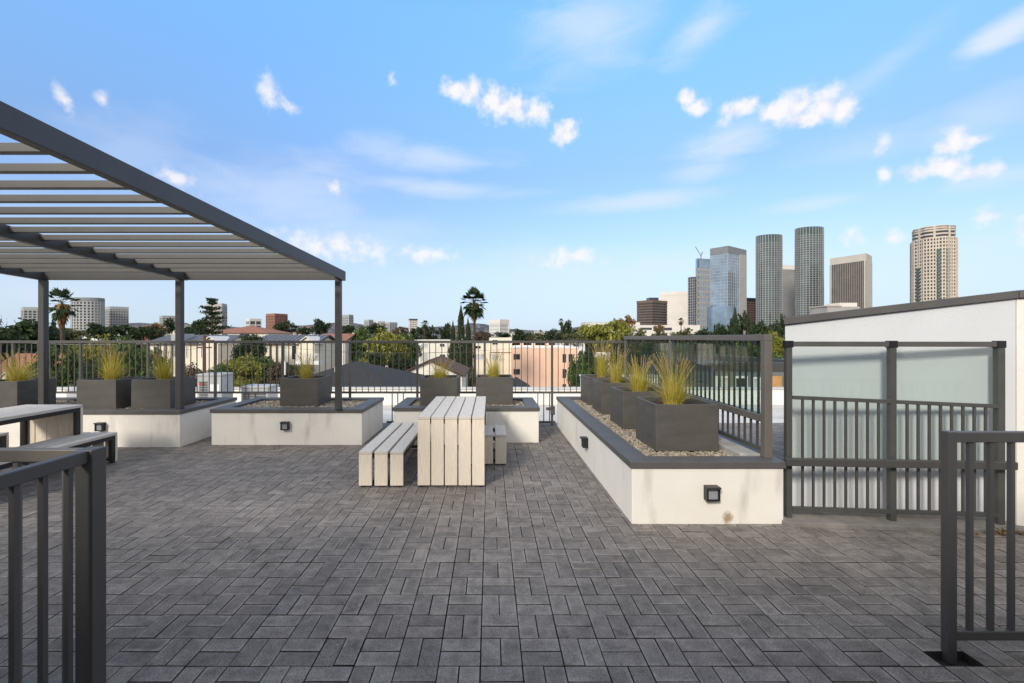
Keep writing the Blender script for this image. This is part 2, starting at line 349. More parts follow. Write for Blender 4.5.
sc.cycles.max_bounces = 8; sc.cycles.transparent_max_bounces = 16; sc.cycles.use_denoising = True

# ------------------------------------------------------------------ the deck
DX0, DX1, DY0, DY1 = -9.6, 6.4, -1.4, 8.25
b = MB(); b.box(DX0, DX1, DY0, DY1, -0.30, -0.045)
tag(b.build('deck_base', M_SAND), 'dark joint sand bed under the pavers', 'ground', kind='structure')
b = MB(); s = 0.195; g = 0.0026; ch = 0.0022
RIM = []
def paver(x0, x1, y0, y1):
    cx, cy = (x0 + x1) / 2, (y0 + y1) / 2
    if 2.10 < cx < 2.33 and 2.13 < cy < 2.20: return      # the cut-out round the rail post
    z = random.gauss(0, 0.0008); tx, ty = random.gauss(0, 0.005), random.gauss(0, 0.005); gj = g + random.uniform(-.0006, .0009)
    def rect(e): return [(x0 + e, y0 + e), (x1 - e, y0 + e), (x1 - e, y1 - e), (x0 + e, y1 - e)]
    h = lambda p: z + (p[0] - cx) * tx + (p[1] - cy) * ty
    o, i_, w = rect(gj), rect(gj + ch), rect(gj + ch + random.uniform(.012, .024))
    v = [(p[0], p[1], -0.044) for p in o] + [(p[0], p[1], h(p) - 0.0016) for p in o] + [(p[0], p[1], h(p)) for p in i_] + [(p[0], p[1], h(p)) for p in w]
    a = [random.random() for _ in range(4)]; a = [max(0, q * 1.6 - .4) for q in a]
    RIM.extend([0] * 4 + a + a + [0] * 4)
    f = [(12, 13, 14, 15)] + [(4 + k, 4 + (k + 1) % 4, 8 + (k + 1) % 4, 8 + k) for k in range(4)] + [(8 + k, 8 + (k + 1) % 4, 12 + (k + 1) % 4, 12 + k) for k in range(4)]
    b.m = 0; b.poly(v, f)
    n = len(b.v) - 16; b.m = 1
    for k in range(4): b.f.append((n + k, n + (k + 1) % 4, n + 4 + (k + 1) % 4, n + 4 + k)); b.mi.append(1)
for i in range(int((DX1 - DX0) / s)):
    for j in range(int((DY1 - DY0) / s)):
        x0, y0 = DX0 + i * s, DY0 + j * s
        if (i + j) % 2: paver(x0, x0 + s / 2, y0, y0 + s); paver(x0 + s / 2, x0 + s, y0, y0 + s)
        else: paver(x0, x0 + s, y0, y0 + s / 2); paver(x0, x0 + s, y0 + s / 2, y0 + s)
dp = b.build('deck_paving', [M_PAVER, M_SAND])
at_ = dp.data.attributes.new('wear', 'FLOAT', 'POINT'); at_.data.foreach_set('value', RIM)
tag(dp, 'grey basket-weave concrete pavers of the roof deck', 'ground', kind='structure')

# ------------------------------------------------------------------ raised planters
def pebble_mesh():
    t = (1 + 5 ** 0.5) / 2
    v = [(-1, t, 0), (1, t, 0), (-1, -t, 0), (1, -t, 0), (0, -1, t), (0, 1, t), (0, -1, -t), (0, 1, -t), (t, 0, -1), (t, 0, 1), (-t, 0, -1), (-t, 0, 1)]
    f = [(0, 11, 5), (0, 5, 1), (0, 1, 7), (0, 7, 10), (0, 10, 11), (1, 5, 9), (5, 11, 4), (11, 10, 2), (10, 7, 6), (7, 1, 8), (3, 9, 4), (3, 4, 2), (3, 2, 6), (3, 6, 8), (3, 8, 9), (4, 9, 5), (2, 4, 11), (6, 2, 10), (8, 6, 7), (9, 8, 1)]
    return [Vector(p).normalized() for p in v], f
PV, PF = pebble_mesh()
def gravel(parent, x0, x1, y0, y1, z, size, n):
    b = MB()
    for _ in range(n):
        r = size * random.uniform(0.55, 1.25); sc_ = (random.uniform(.8, 1.3), random.uniform(.7, 1.1), random.uniform(.45, .8))
        m = Matrix.Rotation(random.uniform(0, 6.28), 3, 'Z') @ Matrix.Rotation(random.gauss(0, .35), 3, 'X')
        c = Vector((random.uniform(x0 + r, x1 - r), random.uniform(y0 + r, y1 - r), z + random.uniform(0, size * 0.6)))
        b.poly([c + m @ Vector((p.x * r * sc_[0], p.y * r * sc_[1], p.z * r * sc_[2])) for p in PV], PF)
    b.box(x0, x1, y0, y1, z - 0.06, z - 0.004)
    o = b.build('gravel', M_GRAVEL, parent); o['kind'] = 'stuff'; return o

HC = 0.51
def raised_planter(label, x0, x1, y0, y1, peb, npeb, plain_side=False):
    t = thing('raised_planter', label, 'planter', ((x0 + x1) / 2, y0, 0), group='white stucco raised planters')
    ox = (x0 + x1) / 2
    X0, X1, Y1 = x0 - ox, x1 - ox, y1 - y0
    b = MB(); b.ring(X0, X1, 0, Y1, 0.14, -0.01, HC - 0.055); b.build('wall', M_STUCCO, t, 0.006)
    b = MB()
    if plain_side:
        b.ring(X0 - 0.015, X1 + 0.015, -0.015, Y1 + 0.015, (0.19, 0.06, 0.19, 0.19), HC - 0.053, HC)
    else: b.ring(X0 - 0.015, X1 + 0.015, -0.015, Y1 + 0.015, 0.19, HC - 0.053, HC)
    b.build('coping', M_COPE, t, 0.003)
    gravel(t, X0 + 0.142, X1 - 0.142 if not plain_side else X1 - 0.142, 0.142, Y1 - 0.142, 0.462, peb, npeb)
    if plain_side:
        b = MB(); b.box(X1 - 0.24, X1 - 0.062, 0.21, Y1 - 0.21, HC - 0.06, HC + 0.012); b.build('kerb', M_CONC, t, 0.008)
    return t
raised_planter('long white raised planter holding four grey boxes beside the glass railing', 1.16, 2.40, 3.72, 7.86, 0.0135, 10000, True)
raised_planter('white raised planter holding one grey box and the corner post of the pergola', -3.96, -1.82, 6.47, 7.74, 0.02, 2600)
raised_planter('white raised planter behind the middle table, holding two grey boxes', -1.40, 0.71, 6.62, 7.74, 0.02, 2200)
raised_planter('longest white raised planter, behind the shaded table, holding three grey boxes', -9.3, -4.32, 6.34, 7.74, 0.02, 4200)
# rust stain below the lamp of the long planter
def stain_mat():
    m, nt, bs = nodes_of('rust_stain'); L = nt.links
    tc_ = N(nt, 'ShaderNodeTexCoord'); gr = N(nt, 'ShaderNodeTexGradient', gradient_type='SPHERICAL')
    mp = N(nt, 'ShaderNodeMapping'); mp.inputs['Scale'].default_value = (15, 15, 13); L.new(tc_.outputs['Object'], mp.inputs[0]); L.new(mp.outputs[0], gr.inputs[0])
    nz = N(nt, 'ShaderNodeTexNoise'); nz.inputs['Scale'].default_value = 40; L.new(tc_.outputs['Object'], nz.inputs['Vector'])
    mm = N(nt, 'ShaderNodeMath', operation='MULTIPLY'); L.new(gr.outputs[1], mm.inputs[0]); L.new(nz.outputs[0], mm.inputs[1])
    mr = N(nt, 'ShaderNodeMapRange'); mr.inputs[1].default_value = 0.1; mr.inputs[2].default_value = 0.38; mr.inputs[4].default_value = 0.55; L.new(mm.outputs[0], mr.inputs[0])
    bs.inputs['Base Color'].default_value = (0.35, 0.2, 0.07, 1); bs.inputs['Roughness'].default_value = 0.9
    L.new(mr.outputs[0], bs.inputs['Alpha']); return m
pl = bpy.data.objects['raised_planter']
b = MB(); b.face([(-.07, 0, -.07), (.07, 0, -.07), (.07, 0, .07), (-.07, 0, .07)])
o = b.build('rust_stain', stain_mat(), pl); o.location = (wx(727.5, 3.72) - 1.78, -0.003, wz(517.5, 3.72))

# planter boxes
BW, BH = 0.58, 0.43
b = MB(); b.ring(-BW / 2, BW / 2, 0, BW, 0.028, 0, BH); M_SHELL = b.mesh('shell', M_BOX)
b = MB()
for i in range(12):
    for j in range(12):
        u0, u1, v0, v1 = [(-BW / 2 + .027) + (BW - .054) * q / 12 for q in (i, i + 1, j, j + 1)]
        h = lambda x, y: BH - 0.045 + 0.02 * mnoise.noise(Vector((x * 9, y * 9, 3)))
        b.face([(u0, v0 + BW / 2, h(u0, v0)), (u1, v0 + BW / 2, h(u1, v0)), (u1, v1 + BW / 2, h(u1, v1)), (u0, v1 + BW / 2, h(u0, v1))])
M_SOILM = b.mesh('soil', M_SOIL)
def planter_box(label, x0, y0):
    t = thing('planter_box', label, 'planter box', (x0 + BW / 2, y0, 0.475), group='square grey planter boxes')
    o = place(M_SHELL, 'shell', t); bv = o.modifiers.new('edge', 'BEVEL'); bv.width = 0.005; bv.segments = 2; bv.limit_method = 'ANGLE'
    place(M_SOILM, 'soil', t); return t
def tuft_mesh(seed, n, hmax):
    rd = random.Random(seed); b = MB()
    for _ in range(n):
        a = rd.uniform(0, 6.283); r0 = 0.075 * math.sqrt(rd.random()); lean = rd.uniform(0.02, 0.62) * rd.random() ** 0.6; h = hmax * rd.uniform(0.35, 1.0) ** .8; w = rd.uniform(0.0012, 0.0028)
        if rd.random() < .16: lean = rd.uniform(.5, 1.0); h *= .85
        base = Vector((math.cos(a) * r0, math.sin(a) * r0, 0)); d = Vector((math.cos(a + rd.gauss(0, .5)), math.sin(a + rd.gauss(0, .5)), 0)); sd = Vector((-d.y, d.x, 0))
        if rd.random() < .5: sd = (sd + d * rd.uniform(-1, 1)).normalized()
        pts = []
        for k in range(5):
            u = k / 4; pts.append(base + Vector((0, 0, 1)) * h * (u - 0.22 * lean / .4 * u ** 3) + d * (lean * h * 1.5 * u ** 1.8))
        v = []; f = []
        for k, p in enumerate(pts):
            ww = w * (1 - 0.85 * k / 4); v += [p - sd * ww, p + sd * ww]
        for k in range(4): f.append((2 * k, 2 * k + 1, 2 * k + 3, 2 * k + 2))
        b.poly(v, f)
    q = MB()
    for _ in range(int(n / 13)):
        a = rd.uniform(0, 6.283); lean = rd.uniform(0.05, 0.4); h = hmax * rd.uniform(1.0, 1.4); d = Vector((math.cos(a), math.sin(a), 0))
        P = lambda u: Vector((math.cos(a) * .04, math.sin(a) * .04, 0)) + Vector((0, 0, h * u * (1 - .12 * u * lean / .4))) + d * lean * h * .9 * u ** 2
        b.tube([P(k / 5) for k in range(6)], [0.0016] * 6, 3, False)
        for k in range(16):
            u = 0.8 + 0.2 * k / 16; p = P(u); e = Vector((rd.gauss(0, 1), rd.gauss(0, 1), rd.uniform(.5, 2))).normalized() * rd.uniform(.012, .028) ; sd = Vector((rd.gauss(0, 1), rd.gauss(0, 1), 0)).normalized() * .0022
            q.poly([p - sd, p + sd, p + e * 1.2], [(0, 1, 2)])
    return b.mesh('blades', M_GRASS), q.mesh('plume', M_PLUME)
TUFTS = [tuft_mesh(k, 620, 0.46) for k in range(4)]
def tuft(label, x, y, z, var, sx=1.0, sz=1.0, rz=0):
    t = thing('ornamental_grass', label, 'grass', (x, y, z), rz, group='tufts of ornamental grass in the boxes'); t.scale = (sx, sx, sz)
    place(TUFTS[var][0], 'blades', t); place(TUFTS[var][1], 'plume', t); return t
BZ = 0.475 + BH - 0.05
boxes = [(1.53, 4.20, 'grey box nearest the corner of the long planter', 'fullest yellow-green grass tuft, in the largest-looking box by the lamp corner', 0, 1.05, .92),
         (1.53, 5.22, 'second grey box along the long planter from its lamp corner', 'low wide green-gold tuft in the second box of the long planter', 1, 1.0, .80),
         (1.53, 6.24, 'third grey box along the long planter from its lamp corner', 'straw-topped tuft in the third box of the long planter', 2, .9, .95),
         (1.53, 7.10, 'farthest grey box of the long planter, against the back fence', 'upright golden tuft in the farthest box of the long planter', 3, .8, 1.1),
         (-3.20, 6.93, 'lone grey box on the planter with the pergola corner post', 'small thin tuft in the lone box by the pergola corner post', 1, .8, .8),
         (-1.08, 7.02, 'grey box behind the table on its bench side', 'thick short tuft behind the table, on the long bench side', 2, 1.05, .62),
         (-0.22, 7.12, 'grey box behind the table, next to the fence gap', 'sparse upright tuft behind the table, next to the fence gap', 3, .95, .8),
         (-5.30, 6.72, 'grey box behind the middle post of the pergola', 'bushy gold tuft just beside the middle pergola post', 0, 1.05, .95),
         (-6.07, 6.68, 'grey box between the two far pergola posts', 'gold tuft with tall plumes in the box between two far pergola posts', 2, 1.15, 1.0),
         (-7.28, 6.45, 'dark grey box beyond the shaded table, outermost under the pergola', 'amber tuft in the outermost box beyond the shaded table', 3, 1.3, .85)]
for k, (x0, y0, lb, lg, var, sx, sz) in enumerate(boxes):
    planter_box(lb, x0, y0)
    tuft(lg, x0 + BW / 2 - 0.01, y0 + BW * 0.5, BZ - 0.02, var, sx, sz, k * 1.3)

# step lights on the planter walls
b = MB()
b.poly([(-.068, -.085, .085), (.068, -.085, .085), (.068, 0, .085), (-.068, 0, .085), (-.068, -.1, .07), (.068, -.1, .07), (.068, 0, .07), (-.068, 0, .07)],
       [(0, 1, 2, 3), (4, 5, 1, 0), (7, 6, 5, 4), (0, 3, 7, 4), (2, 1, 5, 6)])
b.box(-.068, -.052, -.07, 0, -.06, .07); b.box(.052, .068, -.07, 0, -.06, .07); b.box(-.052, .052, -.07, 0, -.06, -.044); b.box(-.052, .052, -.012, 0, -.044, .07)
ME_HOUS = b.mesh('housing', M_BLACK)
b = MB(); b.box(-.0515, .0515, -.055, -.014, -.0435, .0695); ME_LENS = b.mesh('lens', M_LENS)
def step_light(label, x, y, z, rz=0):
    t = thing('step_light', label, 'wall light', (x, y, z), rz, group='black step lights on the planter walls')
    t.scale = (.78, .86, .80); place(ME_HOUS, 'housing', t); place(ME_LENS, 'lens', t)
step_light('black hooded wall light on the end of the long planter, above the rust stain', wx(710, 3.72), 3.719, wz(493, 3.72))
step_light('black hooded wall light on the long side of the long planter', 1.159, 5.42, 0.27, R(-90))
step_light('black hooded wall light on the planter with the pergola corner post', wx(286, 6.47), 6.469, wz(426, 6.47))
step_light('black hooded wall light on the planter behind the shaded bench', wx(102, 6.34), 6.339, wz(427, 6.34))

# ------------------------------------------------------------------ pergola
PZ, DXp, SLP = 6.5, 0.079, 0.050       # far edge, skew and fall of the roof
def ptop(Y): return 2.470 + SLP * (PZ - Y)
def pshift(Y): return DXp * (Y - PZ)
pg = thing('pergola', 'charcoal metal pergola with flat slats over the shaded tables', 'pergola', (-4.3, PZ, 0))
OX = -4.3
def pbeam(xr, y0, y1, w, h, drop, name):
    b = MB(); p = []
    for Y in (y0, y1):
        x = xr + pshift(Y) - OX; z1 = ptop(Y) - drop
        p.append([(x - w, Y - PZ, z1 - h), (x, Y - PZ, z1 - h), (x - w, Y - PZ, z1), (x, Y - PZ, z1)])
    a, c = p
    b.hexa([a[0], a[1], c[1], c[0], a[2], a[3], c[3], c[2]])
    return b.build(name, M_DARK, pg, 0.004)
XR, XM, XL = -2.06, -4.36, -6.36
pbeam(XR, 0.7, 6.5, 0.07, 0.135, 0, 'side_beam'); pbeam(XM + .05, 0.7, 6.498, 0.07, 0.118, 0.012, 'middle_beam'); pbeam(XL + .05, 0.7, 6.5, 0.07, 0.135, 0, 'side_beam')
b = MB(); b.box(XL - .02 - OX, XR - OX - .071, -0.07, -0.002, ptop(6.5) - 0.125, ptop(6.5) - 0.02); b.build('end_beam', M_DARK, pg, 0.004)
b = MB(); Yn = 0.72; b.box(XL - .02 + pshift(Yn) - OX, XR + pshift(Yn) - OX - .071, Yn - PZ, Yn - PZ + .07, ptop(Yn) - .125, ptop(Yn) - .01); b.build('end_beam', M_DARK, pg, 0.004)
Yc = 0.98
while Yc < 6.40:
    for xa, xb in ((XL + .052, XM - .022), (XM + .052, XR - .072)):
        b = MB(); b.box(xa + pshift(Yc) - OX, xb + pshift(Yc) - OX, Yc - PZ, Yc - PZ + 0.05, ptop(Yc) - 0.075, ptop(Yc) - 0.022)
        b.build('slat', M_SLAT, pg, 0.003)
    Yc += 0.272
for x, y, zb in ((wx(338.5, 6.45), 6.45, HC), (wx(179.8, 6.45), 6.45, HC), (wx(43.5, 6.45), 6.45, HC), (XR - .04 + pshift(.8), .79, 0), (XL + .02 + pshift(.8), .79, 0)):
    b = MB(); b.box(x - .04 - OX, x + .04 - OX, y - .04 - PZ, y + .04 - PZ, zb - .002, ptop(y) - 0.134)
    b.build('post', M_DARK, pg, 0.004)

# ------------------------------------------------------------------ tables and benches
def slat_row(b, x0, x1, n, gap, y0, y1, z0, z1):
    w = (x1 - x0 - gap * (n - 1)) / n
    for k in range(n): b.box(x0 + k * (w + gap), x0 + k * (w + gap) + w, y0, y1, z0, z1)
def slat_table(name, label, cat, cx, y0, w, L, h, n, gap, group):
    t = thing(name, label, cat, (cx, y0, 0), group=group)
    b = MB(); slat_row(b, -w / 2, w / 2, n, gap, 0.002, L - 0.002, h - 0.032, h); b.build('top', M_WOODH, t, 0.003)
    for y in (0, L - 0.03):
        b = MB(); slat_row(b, -w / 2, w / 2, n, gap, y, y + 0.03, 0.02, h - 0.034); b.build('end_panel', M_WOODV, t, 0.003)
    b = MB(); e = .055
    for sx in (-1, 1):
        xa, xb = (-w / 2 + .004, -w / 2 + .044) if sx < 0 else (w / 2 - .044, w / 2 - .004)
        b.box(xa, xb, .031, L - .031, h - .078, h - .033)
        for ya in (.032, L - .082): b.box(xa, xb, ya, ya + .05, .03, h - .0785)
    for ya in (.032, L - .082): b.box(-w / 2 + .045, w / 2 - .045, ya, ya + .05, h - .077, h - .034); b.box(-w / 2 + .045, w / 2 - .045, ya, ya + .05, .031, .066)
    b.build('frame', M_BLACK, t)
    for sx in (-1, 1):
        for ya in (.02, L - .06):
            b = MB(); b.box(sx * (w / 2 - .035) - .02, sx * (w / 2 - .035) + .02, ya, ya + .04, -.002, .0295); b.build('foot', M_BLACK, t)
    return t
slat_table('slatted_table', 'pale slatted outdoor table standing in the open, in front of two grey boxes', 'table', -0.396, 4.63, .68, 1.62, .72, 5, .013, 'slatted tables')
slat_table('slatted_bench', 'pale three-slat bench on the open side of the unshaded table', 'bench', -1.107, 4.62, .45, 1.62, .367, 3, .028, 'slatted benches')
slat_table('slatted_bench', 'short pale bench mostly hidden behind the unshaded table', 'bench', -0.03, 5.42, .45, .62, .367, 3, .028, 'slatted benches')
slat_table('slatted_table', 'pale slatted outdoor table under the pergola', 'table', -5.24, 3.9, .68, 1.58, .72, 5, .013, 'slatted tables')
slat_table('slatted_bench', 'pale bench on the near side of the table under the pergola', 'bench', -4.79, 4.0, .45, 1.58, .367, 3, .028, 'slatted benches')
slat_table('slatted_bench', 'pale bench on the far side of the table under the pergola, mostly cropped', 'bench', -6.12, 4.0, .45, 1.58, .367, 3, .028, 'slatted benches')

# ------------------------------------------------------------------ railings
def rail_panel(t, a, b_, z0, z1, pitch, thick, mat, low=None, skip_ends=True):
    """balusters from a to b (xy), copies of one mesh"""
    a, b_ = Vector(a), Vector(b_); d = b_ - a; n = max(1, round(d.length / pitch))
    ang = math.atan2(d.y, d.x)
    m = MB(); m.box(-thick / 2, thick / 2, -thick / 2, thick / 2, z0, z1); me = m.mesh('baluster', mat)
    for k in range(1, n):
        p = a + d * k / n; o = place(me, 'baluster', t, (p.x, p.y, 0)); o.rotation_euler = (0, 0, ang)

FY = 7.92
fb = thing('metal_fence', 'grey metal picket fence along the far edge of the deck', 'fence', (0, FY, 0), group='deck railings')
posts = [1.08 - 1.172 * k for k in range(-1, 10)]
FX0, FX1 = posts[-1], 2.32
b = MB(); b.box(FX0 - .03, FX1, -.025, .025, 1.43, 1.475); b.build('top_rail', M_FENCE, fb, .003)
b = MB(); b.box(FX0 - .03, FX1, -.018, .018, .555, .59); b.build('middle_rail', M_FENCE, fb, .003)
for x in posts:
    b = MB(); b.box(x - .019, x + .019, -.019, .019, -.005, 1.4295); b.build('post', M_FENCE, fb, .003)
for p, q in zip(posts[1:], posts[:-1]): rail_panel(fb, (p, 0), (q, 0), .591, 1.429, .1065, .012, M_FENCE)
for xa, xb in ((-1.80, -1.41), (.73, 1.14), (-4.31, -3.97)):
    b = MB(); b.box(xa, xb, -.016, .016, .04, .075); b.build('bottom_rail', M_FENCE, fb, .002)
    rail_panel(fb, (xa, 0), (xb, 0), .076, .554, .1, .016, M_FENCE)
b = MB(); b.box(1.05, 1.12, -.075, -.023, .19, .34); b.box(.97, 1.049, -.06, -.03, .27, .32); b.build('latch', M_GATE, fb, .003)

# far end of the deck on the outer side: the picket fence returns towards the camera
fs = thing('metal_fence', 'grey metal picket fence closing the outer side of the pergola corner', 'fence', (FX0, FY, 0), group='deck railings')
b = MB(); b.box(-.025, .025, -6.6, -.03, 1.43, 1.475); b.build('top_rail', M_FENCE, fs, .003)
b = MB(); b.box(-.018, .018, -6.6, -.03, .10, .14); b.build('bottom_rail', M_FENCE, fs, .003)
rail_panel(fs, (0, -.03), (0, -6.6), .141, 1.429, .1065, .016, M_FENCE)
for y in (-1.6, -3.3, -5.0, -6.58):
    b = MB(); b.box(-.022, .022, y - .022, y + .022, -.005, 1.4295); b.build('post', M_FENCE, fs, .003)

# glass railing on the long planter
GX, GY0, GY1 = 2.345, 3.86, FY - .03
gr = thing('glass_railing', 'bronze-grey railing with glass panels and pickets on the long planter', 'railing', (GX, GY0, 0), group='deck railings')
b = MB(); b.box(-.032, .032, -.032, GY1 - GY0, 1.495, 1.55); b.build('top_rail', M_RAIL, gr, .004)
b = MB(); b.box(-.032, .032, -.032, .032, HC - .0, 1.4945); b.build('post', M_RAIL, gr, .004)
for y in (2.02, GY1 - GY0 - .05):
    b = MB(); b.box(-.028, .028, y - .028, y + .028, HC + .013, 1.4945); b.build('post', M_RAIL, gr, .004)
b = MB(); b.box(-.026, .040, .033, GY1 - GY0, .80, .862); b.build('middle_rail', M_RAIL, gr, .004)
b = MB(); b.box(-.02, .02, .033, GY1 - GY0, .545, .585); b.build('bottom_rail', M_GATE, gr, .003)
rail_panel(gr, (.0, .033), (.0, GY1 - GY0 - .05), .586, .799, .098, .016, M_GATE)
rail_panel(gr, (.010, .033), (.010, GY1 - GY0 - .05), .863, 1.494, .098, .016, M_GATE)
for y0, y1 in ((.05, 1.97), (2.07, GY1 - GY0 - .11)):
    b = MB(); b.box(-.020, -.010, y0, y1, .866, 1.46); b.build('glass_panel', M_GLASSR, gr)
    for y in (y0 + .05, y1 - .11):
        b = MB(); b.box(-.026, -.002, y, y + .06, 1.461, 1.4945); b.build('clamp', M_BLACK, gr)

# glass screen with handrail in front of the white wall
GA, GB = Vector((wx(788, 3.78), 3.78)), Vector((wx(999, 3.64), 3.64)); GM = (GA + GB) / 2
gd = (GB - GA); GL = gd.length; ga = math.atan2(gd.y, gd.x)
gs = thing('glass_screen', 'dark framed glass screen with pickets and a thick handrail before the white wall', 'railing', (GA.x, GA.y, 0), ga, group='deck railings')
ZT = 1.495
for x, w in ((0, .045), (GL / 2, .047), (GL, .052)):
    b = MB(); b.box(x - w / 2, x + w / 2, -.024, .024, .0, ZT - .055); b.build('post', M_GATE, gs, .004)
    b = MB(); b.box(x - .031, x + .031, -.027, .027, ZT - .0545, ZT + .003); b.build('post_cap', M_BLACK, gs, .003)
for xa, xb in ((.0315, GL / 2 - .0315), (GL / 2 + .0315, GL - .0315)):
    b = MB(); b.box(xa, xb, -.022, .022, ZT - .046, ZT - .004); b.build('top_rail', M_FENCE, gs, .003)
    b = MB(); b.box(xa, xb, .004, .012, .53, ZT - .05); b.build('glass_panel', M_GLASS, gs)
def sz(x): return 1.045 - .055 * x / GL
for xa, xb in ((.0235, GL / 2 - .0245), (GL / 2 + .0245, GL - .027)):
    b = MB(); b.hexa([(xa, -.026, sz(xa) - .03), (xb, -.026, sz(xb) - .03), (xb, -.001, sz(xb) - .03), (xa, -.001, sz(xa) - .03), (xa, -.026, sz(xa)), (xb, -.026, sz(xb)), (xb, -.001, sz(xb)), (xa, -.001, sz(xa))]); b.build('picket_rail', M_GATE, gs, .002)
    b = MB(); b.box(xa, xb, -.026, .0, .092, .128); b.build('bottom_rail', M_GATE, gs, .002)
    n = 8
    for k in range(1, n + 1):
        x = xa + (xb - xa) * k / (n + 1) ; b = MB(); b.box(x - .0078, x + .0078, -.021, -.005, .129, sz(x) - .031); b.build('baluster', M_GATE, gs)
b = MB(); b.bar((-.06, -.075, .512), (GL + .045, -.075, .522), .05, .06); b.build('handrail', M_DARK, gs, .005)
b = MB()
for x in (.0, GL / 2, GL): b.box(x - .012, x + .012, -.051, -.0305, .50, .53)
b.build('bracket', M_DARK, gs)
# concrete sill under the screen
b = MB(); b.prism([(GA.x - .09, GA.y - .11), (GB.x + .12, GB.y - .13), (GB.x + .12, GB.y + .1), (GA.x - .09, GA.y + .2)], -.01, .035)
tag(b.build('concrete_sill', M_SILL, None, .006), 'weathered concrete sill under the glass screen', 'sill', kind='structure')

# white stair enclosure behind the screen
ws = thing('stair_enclosure', 'white stucco stair enclosure with a sloping dark coping behind the glass screen', 'building', (wx(1016, 3.72), 3.72, 0))
wa = Vector((wx(785, 4.02), 4.02)); wb = Vector((wx(1016, 3.70), 3.70)); wl = Vector((wb.x, 3.72)); wc = wb + Vector((1.9, -1.15))
o0 = Vector((wx(1016, 3.72), 3.72)); A, B_, C_ = wa - o0, wb - o0, wc - o0
za, zb_, zc = wz(325, 4.02), wz(298.5, 3.70), wz(298.5, 3.70) + .06
dep = Vector((.15, .5)); back = Vector((1.75, 2.2))
b = MB(); p = [A, B_, B_ + back, A + back]
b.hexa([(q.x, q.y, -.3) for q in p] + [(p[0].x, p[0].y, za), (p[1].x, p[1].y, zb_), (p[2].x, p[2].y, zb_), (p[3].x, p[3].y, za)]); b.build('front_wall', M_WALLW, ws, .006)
b = MB(); e = Vector((.004, .002)); p = [B_ + e, C_, C_ + back, B_ + back + e]
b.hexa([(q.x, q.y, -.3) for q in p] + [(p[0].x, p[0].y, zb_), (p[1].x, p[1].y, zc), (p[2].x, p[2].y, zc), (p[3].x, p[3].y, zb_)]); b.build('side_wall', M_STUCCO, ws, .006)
nf = Vector((-.004, -.025)); b = MB()
for (p, q, zp, zq) in ((A + Vector((-.02, 0)), B_, za, zb_), (B_ + Vector((.002, 0)), C_, zb_, zc)):
    pts = [p + nf, q + nf, q + back, p + back]
    b.hexa([(pts[0].x, pts[0].y, zp + .002), (pts[1].x, pts[1].y, zq + .002), (pts[2].x, pts[2].y, zq + .002), (pts[3].x, pts[3].y, zp + .002), (pts[0].x, pts[0].y, zp + .066), (pts[1].x, pts[1].y, zq + .066), (pts[2].x, pts[2].y, zq + .066), (pts[3].x, pts[3].y, zp + .066)])
b.build('coping', M_COPE, ws, .004)

# dry leaves caught in the corner by the wall
b = MB()
for _ in range(70):
    p = Vector((wx(1008, 3.5) + random.gauss(0, .07), 3.53 + random.gauss(0, .03), .006 + random.uniform(0, .03))); u = Vector((random.gauss(0, 1), random.gauss(0, 1), random.gauss(0, .5))).normalized() * random.uniform(.012, .028); w = u.orthogonal().normalized() * random.uniform(.006, .014)
    b.face([p - u, p + w, p + u, p - w])
tag(b.build('dry_leaves', island_mat('dry_leaf', [(.09, .05, .02), (.22, .14, .06), (.05, .03, .02)], .8)), 'dry brown leaves caught at the foot of the white wall', 'leaves', kind='stuff')

# unseen stair-tower block added behind the viewpoint to shade the near deck
shade_wall = thing('stair_tower', 'added grey shade wall with a doorway, unseen behind the viewpoint', 'building', (-.4, -1.45, 0))
M_STG = paint('grey_stucco', (.30, .29, .28), .9, var=.05, scale=1.5, bump=.2)
b = MB(); b.box(-7.0, -.7, -3, 0, -.2, 2.75); b.box(.7, 7.0, -3, 0, -.2, 2.75); b.box(-.699, .699, -3, 0, 2.15, 2.75); b.build('wall', M_STG, shade_wall)
b = MB(); b.box(-.69, .69, -.2, -.14, 0, 2.14); d_ = b.build('door', M_GATE, shade_wall); b = MB(); b.box(.55, .6, -.139, -.08, .95, 1.1); b.build('handle', M_BLACK, d_)
b = MB(); b.box(-7.05, 7.05, -3.05, .05, 2.752, 2.84); b.build('coping', M_COPE, shade_wall)

# near railings
PY = 2.2
rr = thing('picket_railing', 'dark grey picket railing whose post stands in a square cut-out of the pavers', 'railing', (wx(948.8, PY), PY, 0), group='deck railings')
b = MB(); b.box(-.021, .021, -.021, .021, -.044, 1.07); b.build('post', M_DARK, rr, .004)
b = MB(); b.box(.022, 2.6, -.019, .019, 1.018, 1.068); b.build('top_rail', M_DARK, rr, .004)
b = MB(); b.box(.022, 2.6, -.019, .019, .068, .112); b.build('bottom_rail', M_DARK, rr, .004)
rail_panel(rr, (0, 0), (2.6, 0), .113, 1.0175, .1015, .02, M_DARK)
b = MB(); b.box(2.6, 2.67, -.036, .036, -.01, 1.07); b.build('post', M_DARK, rr, .004)

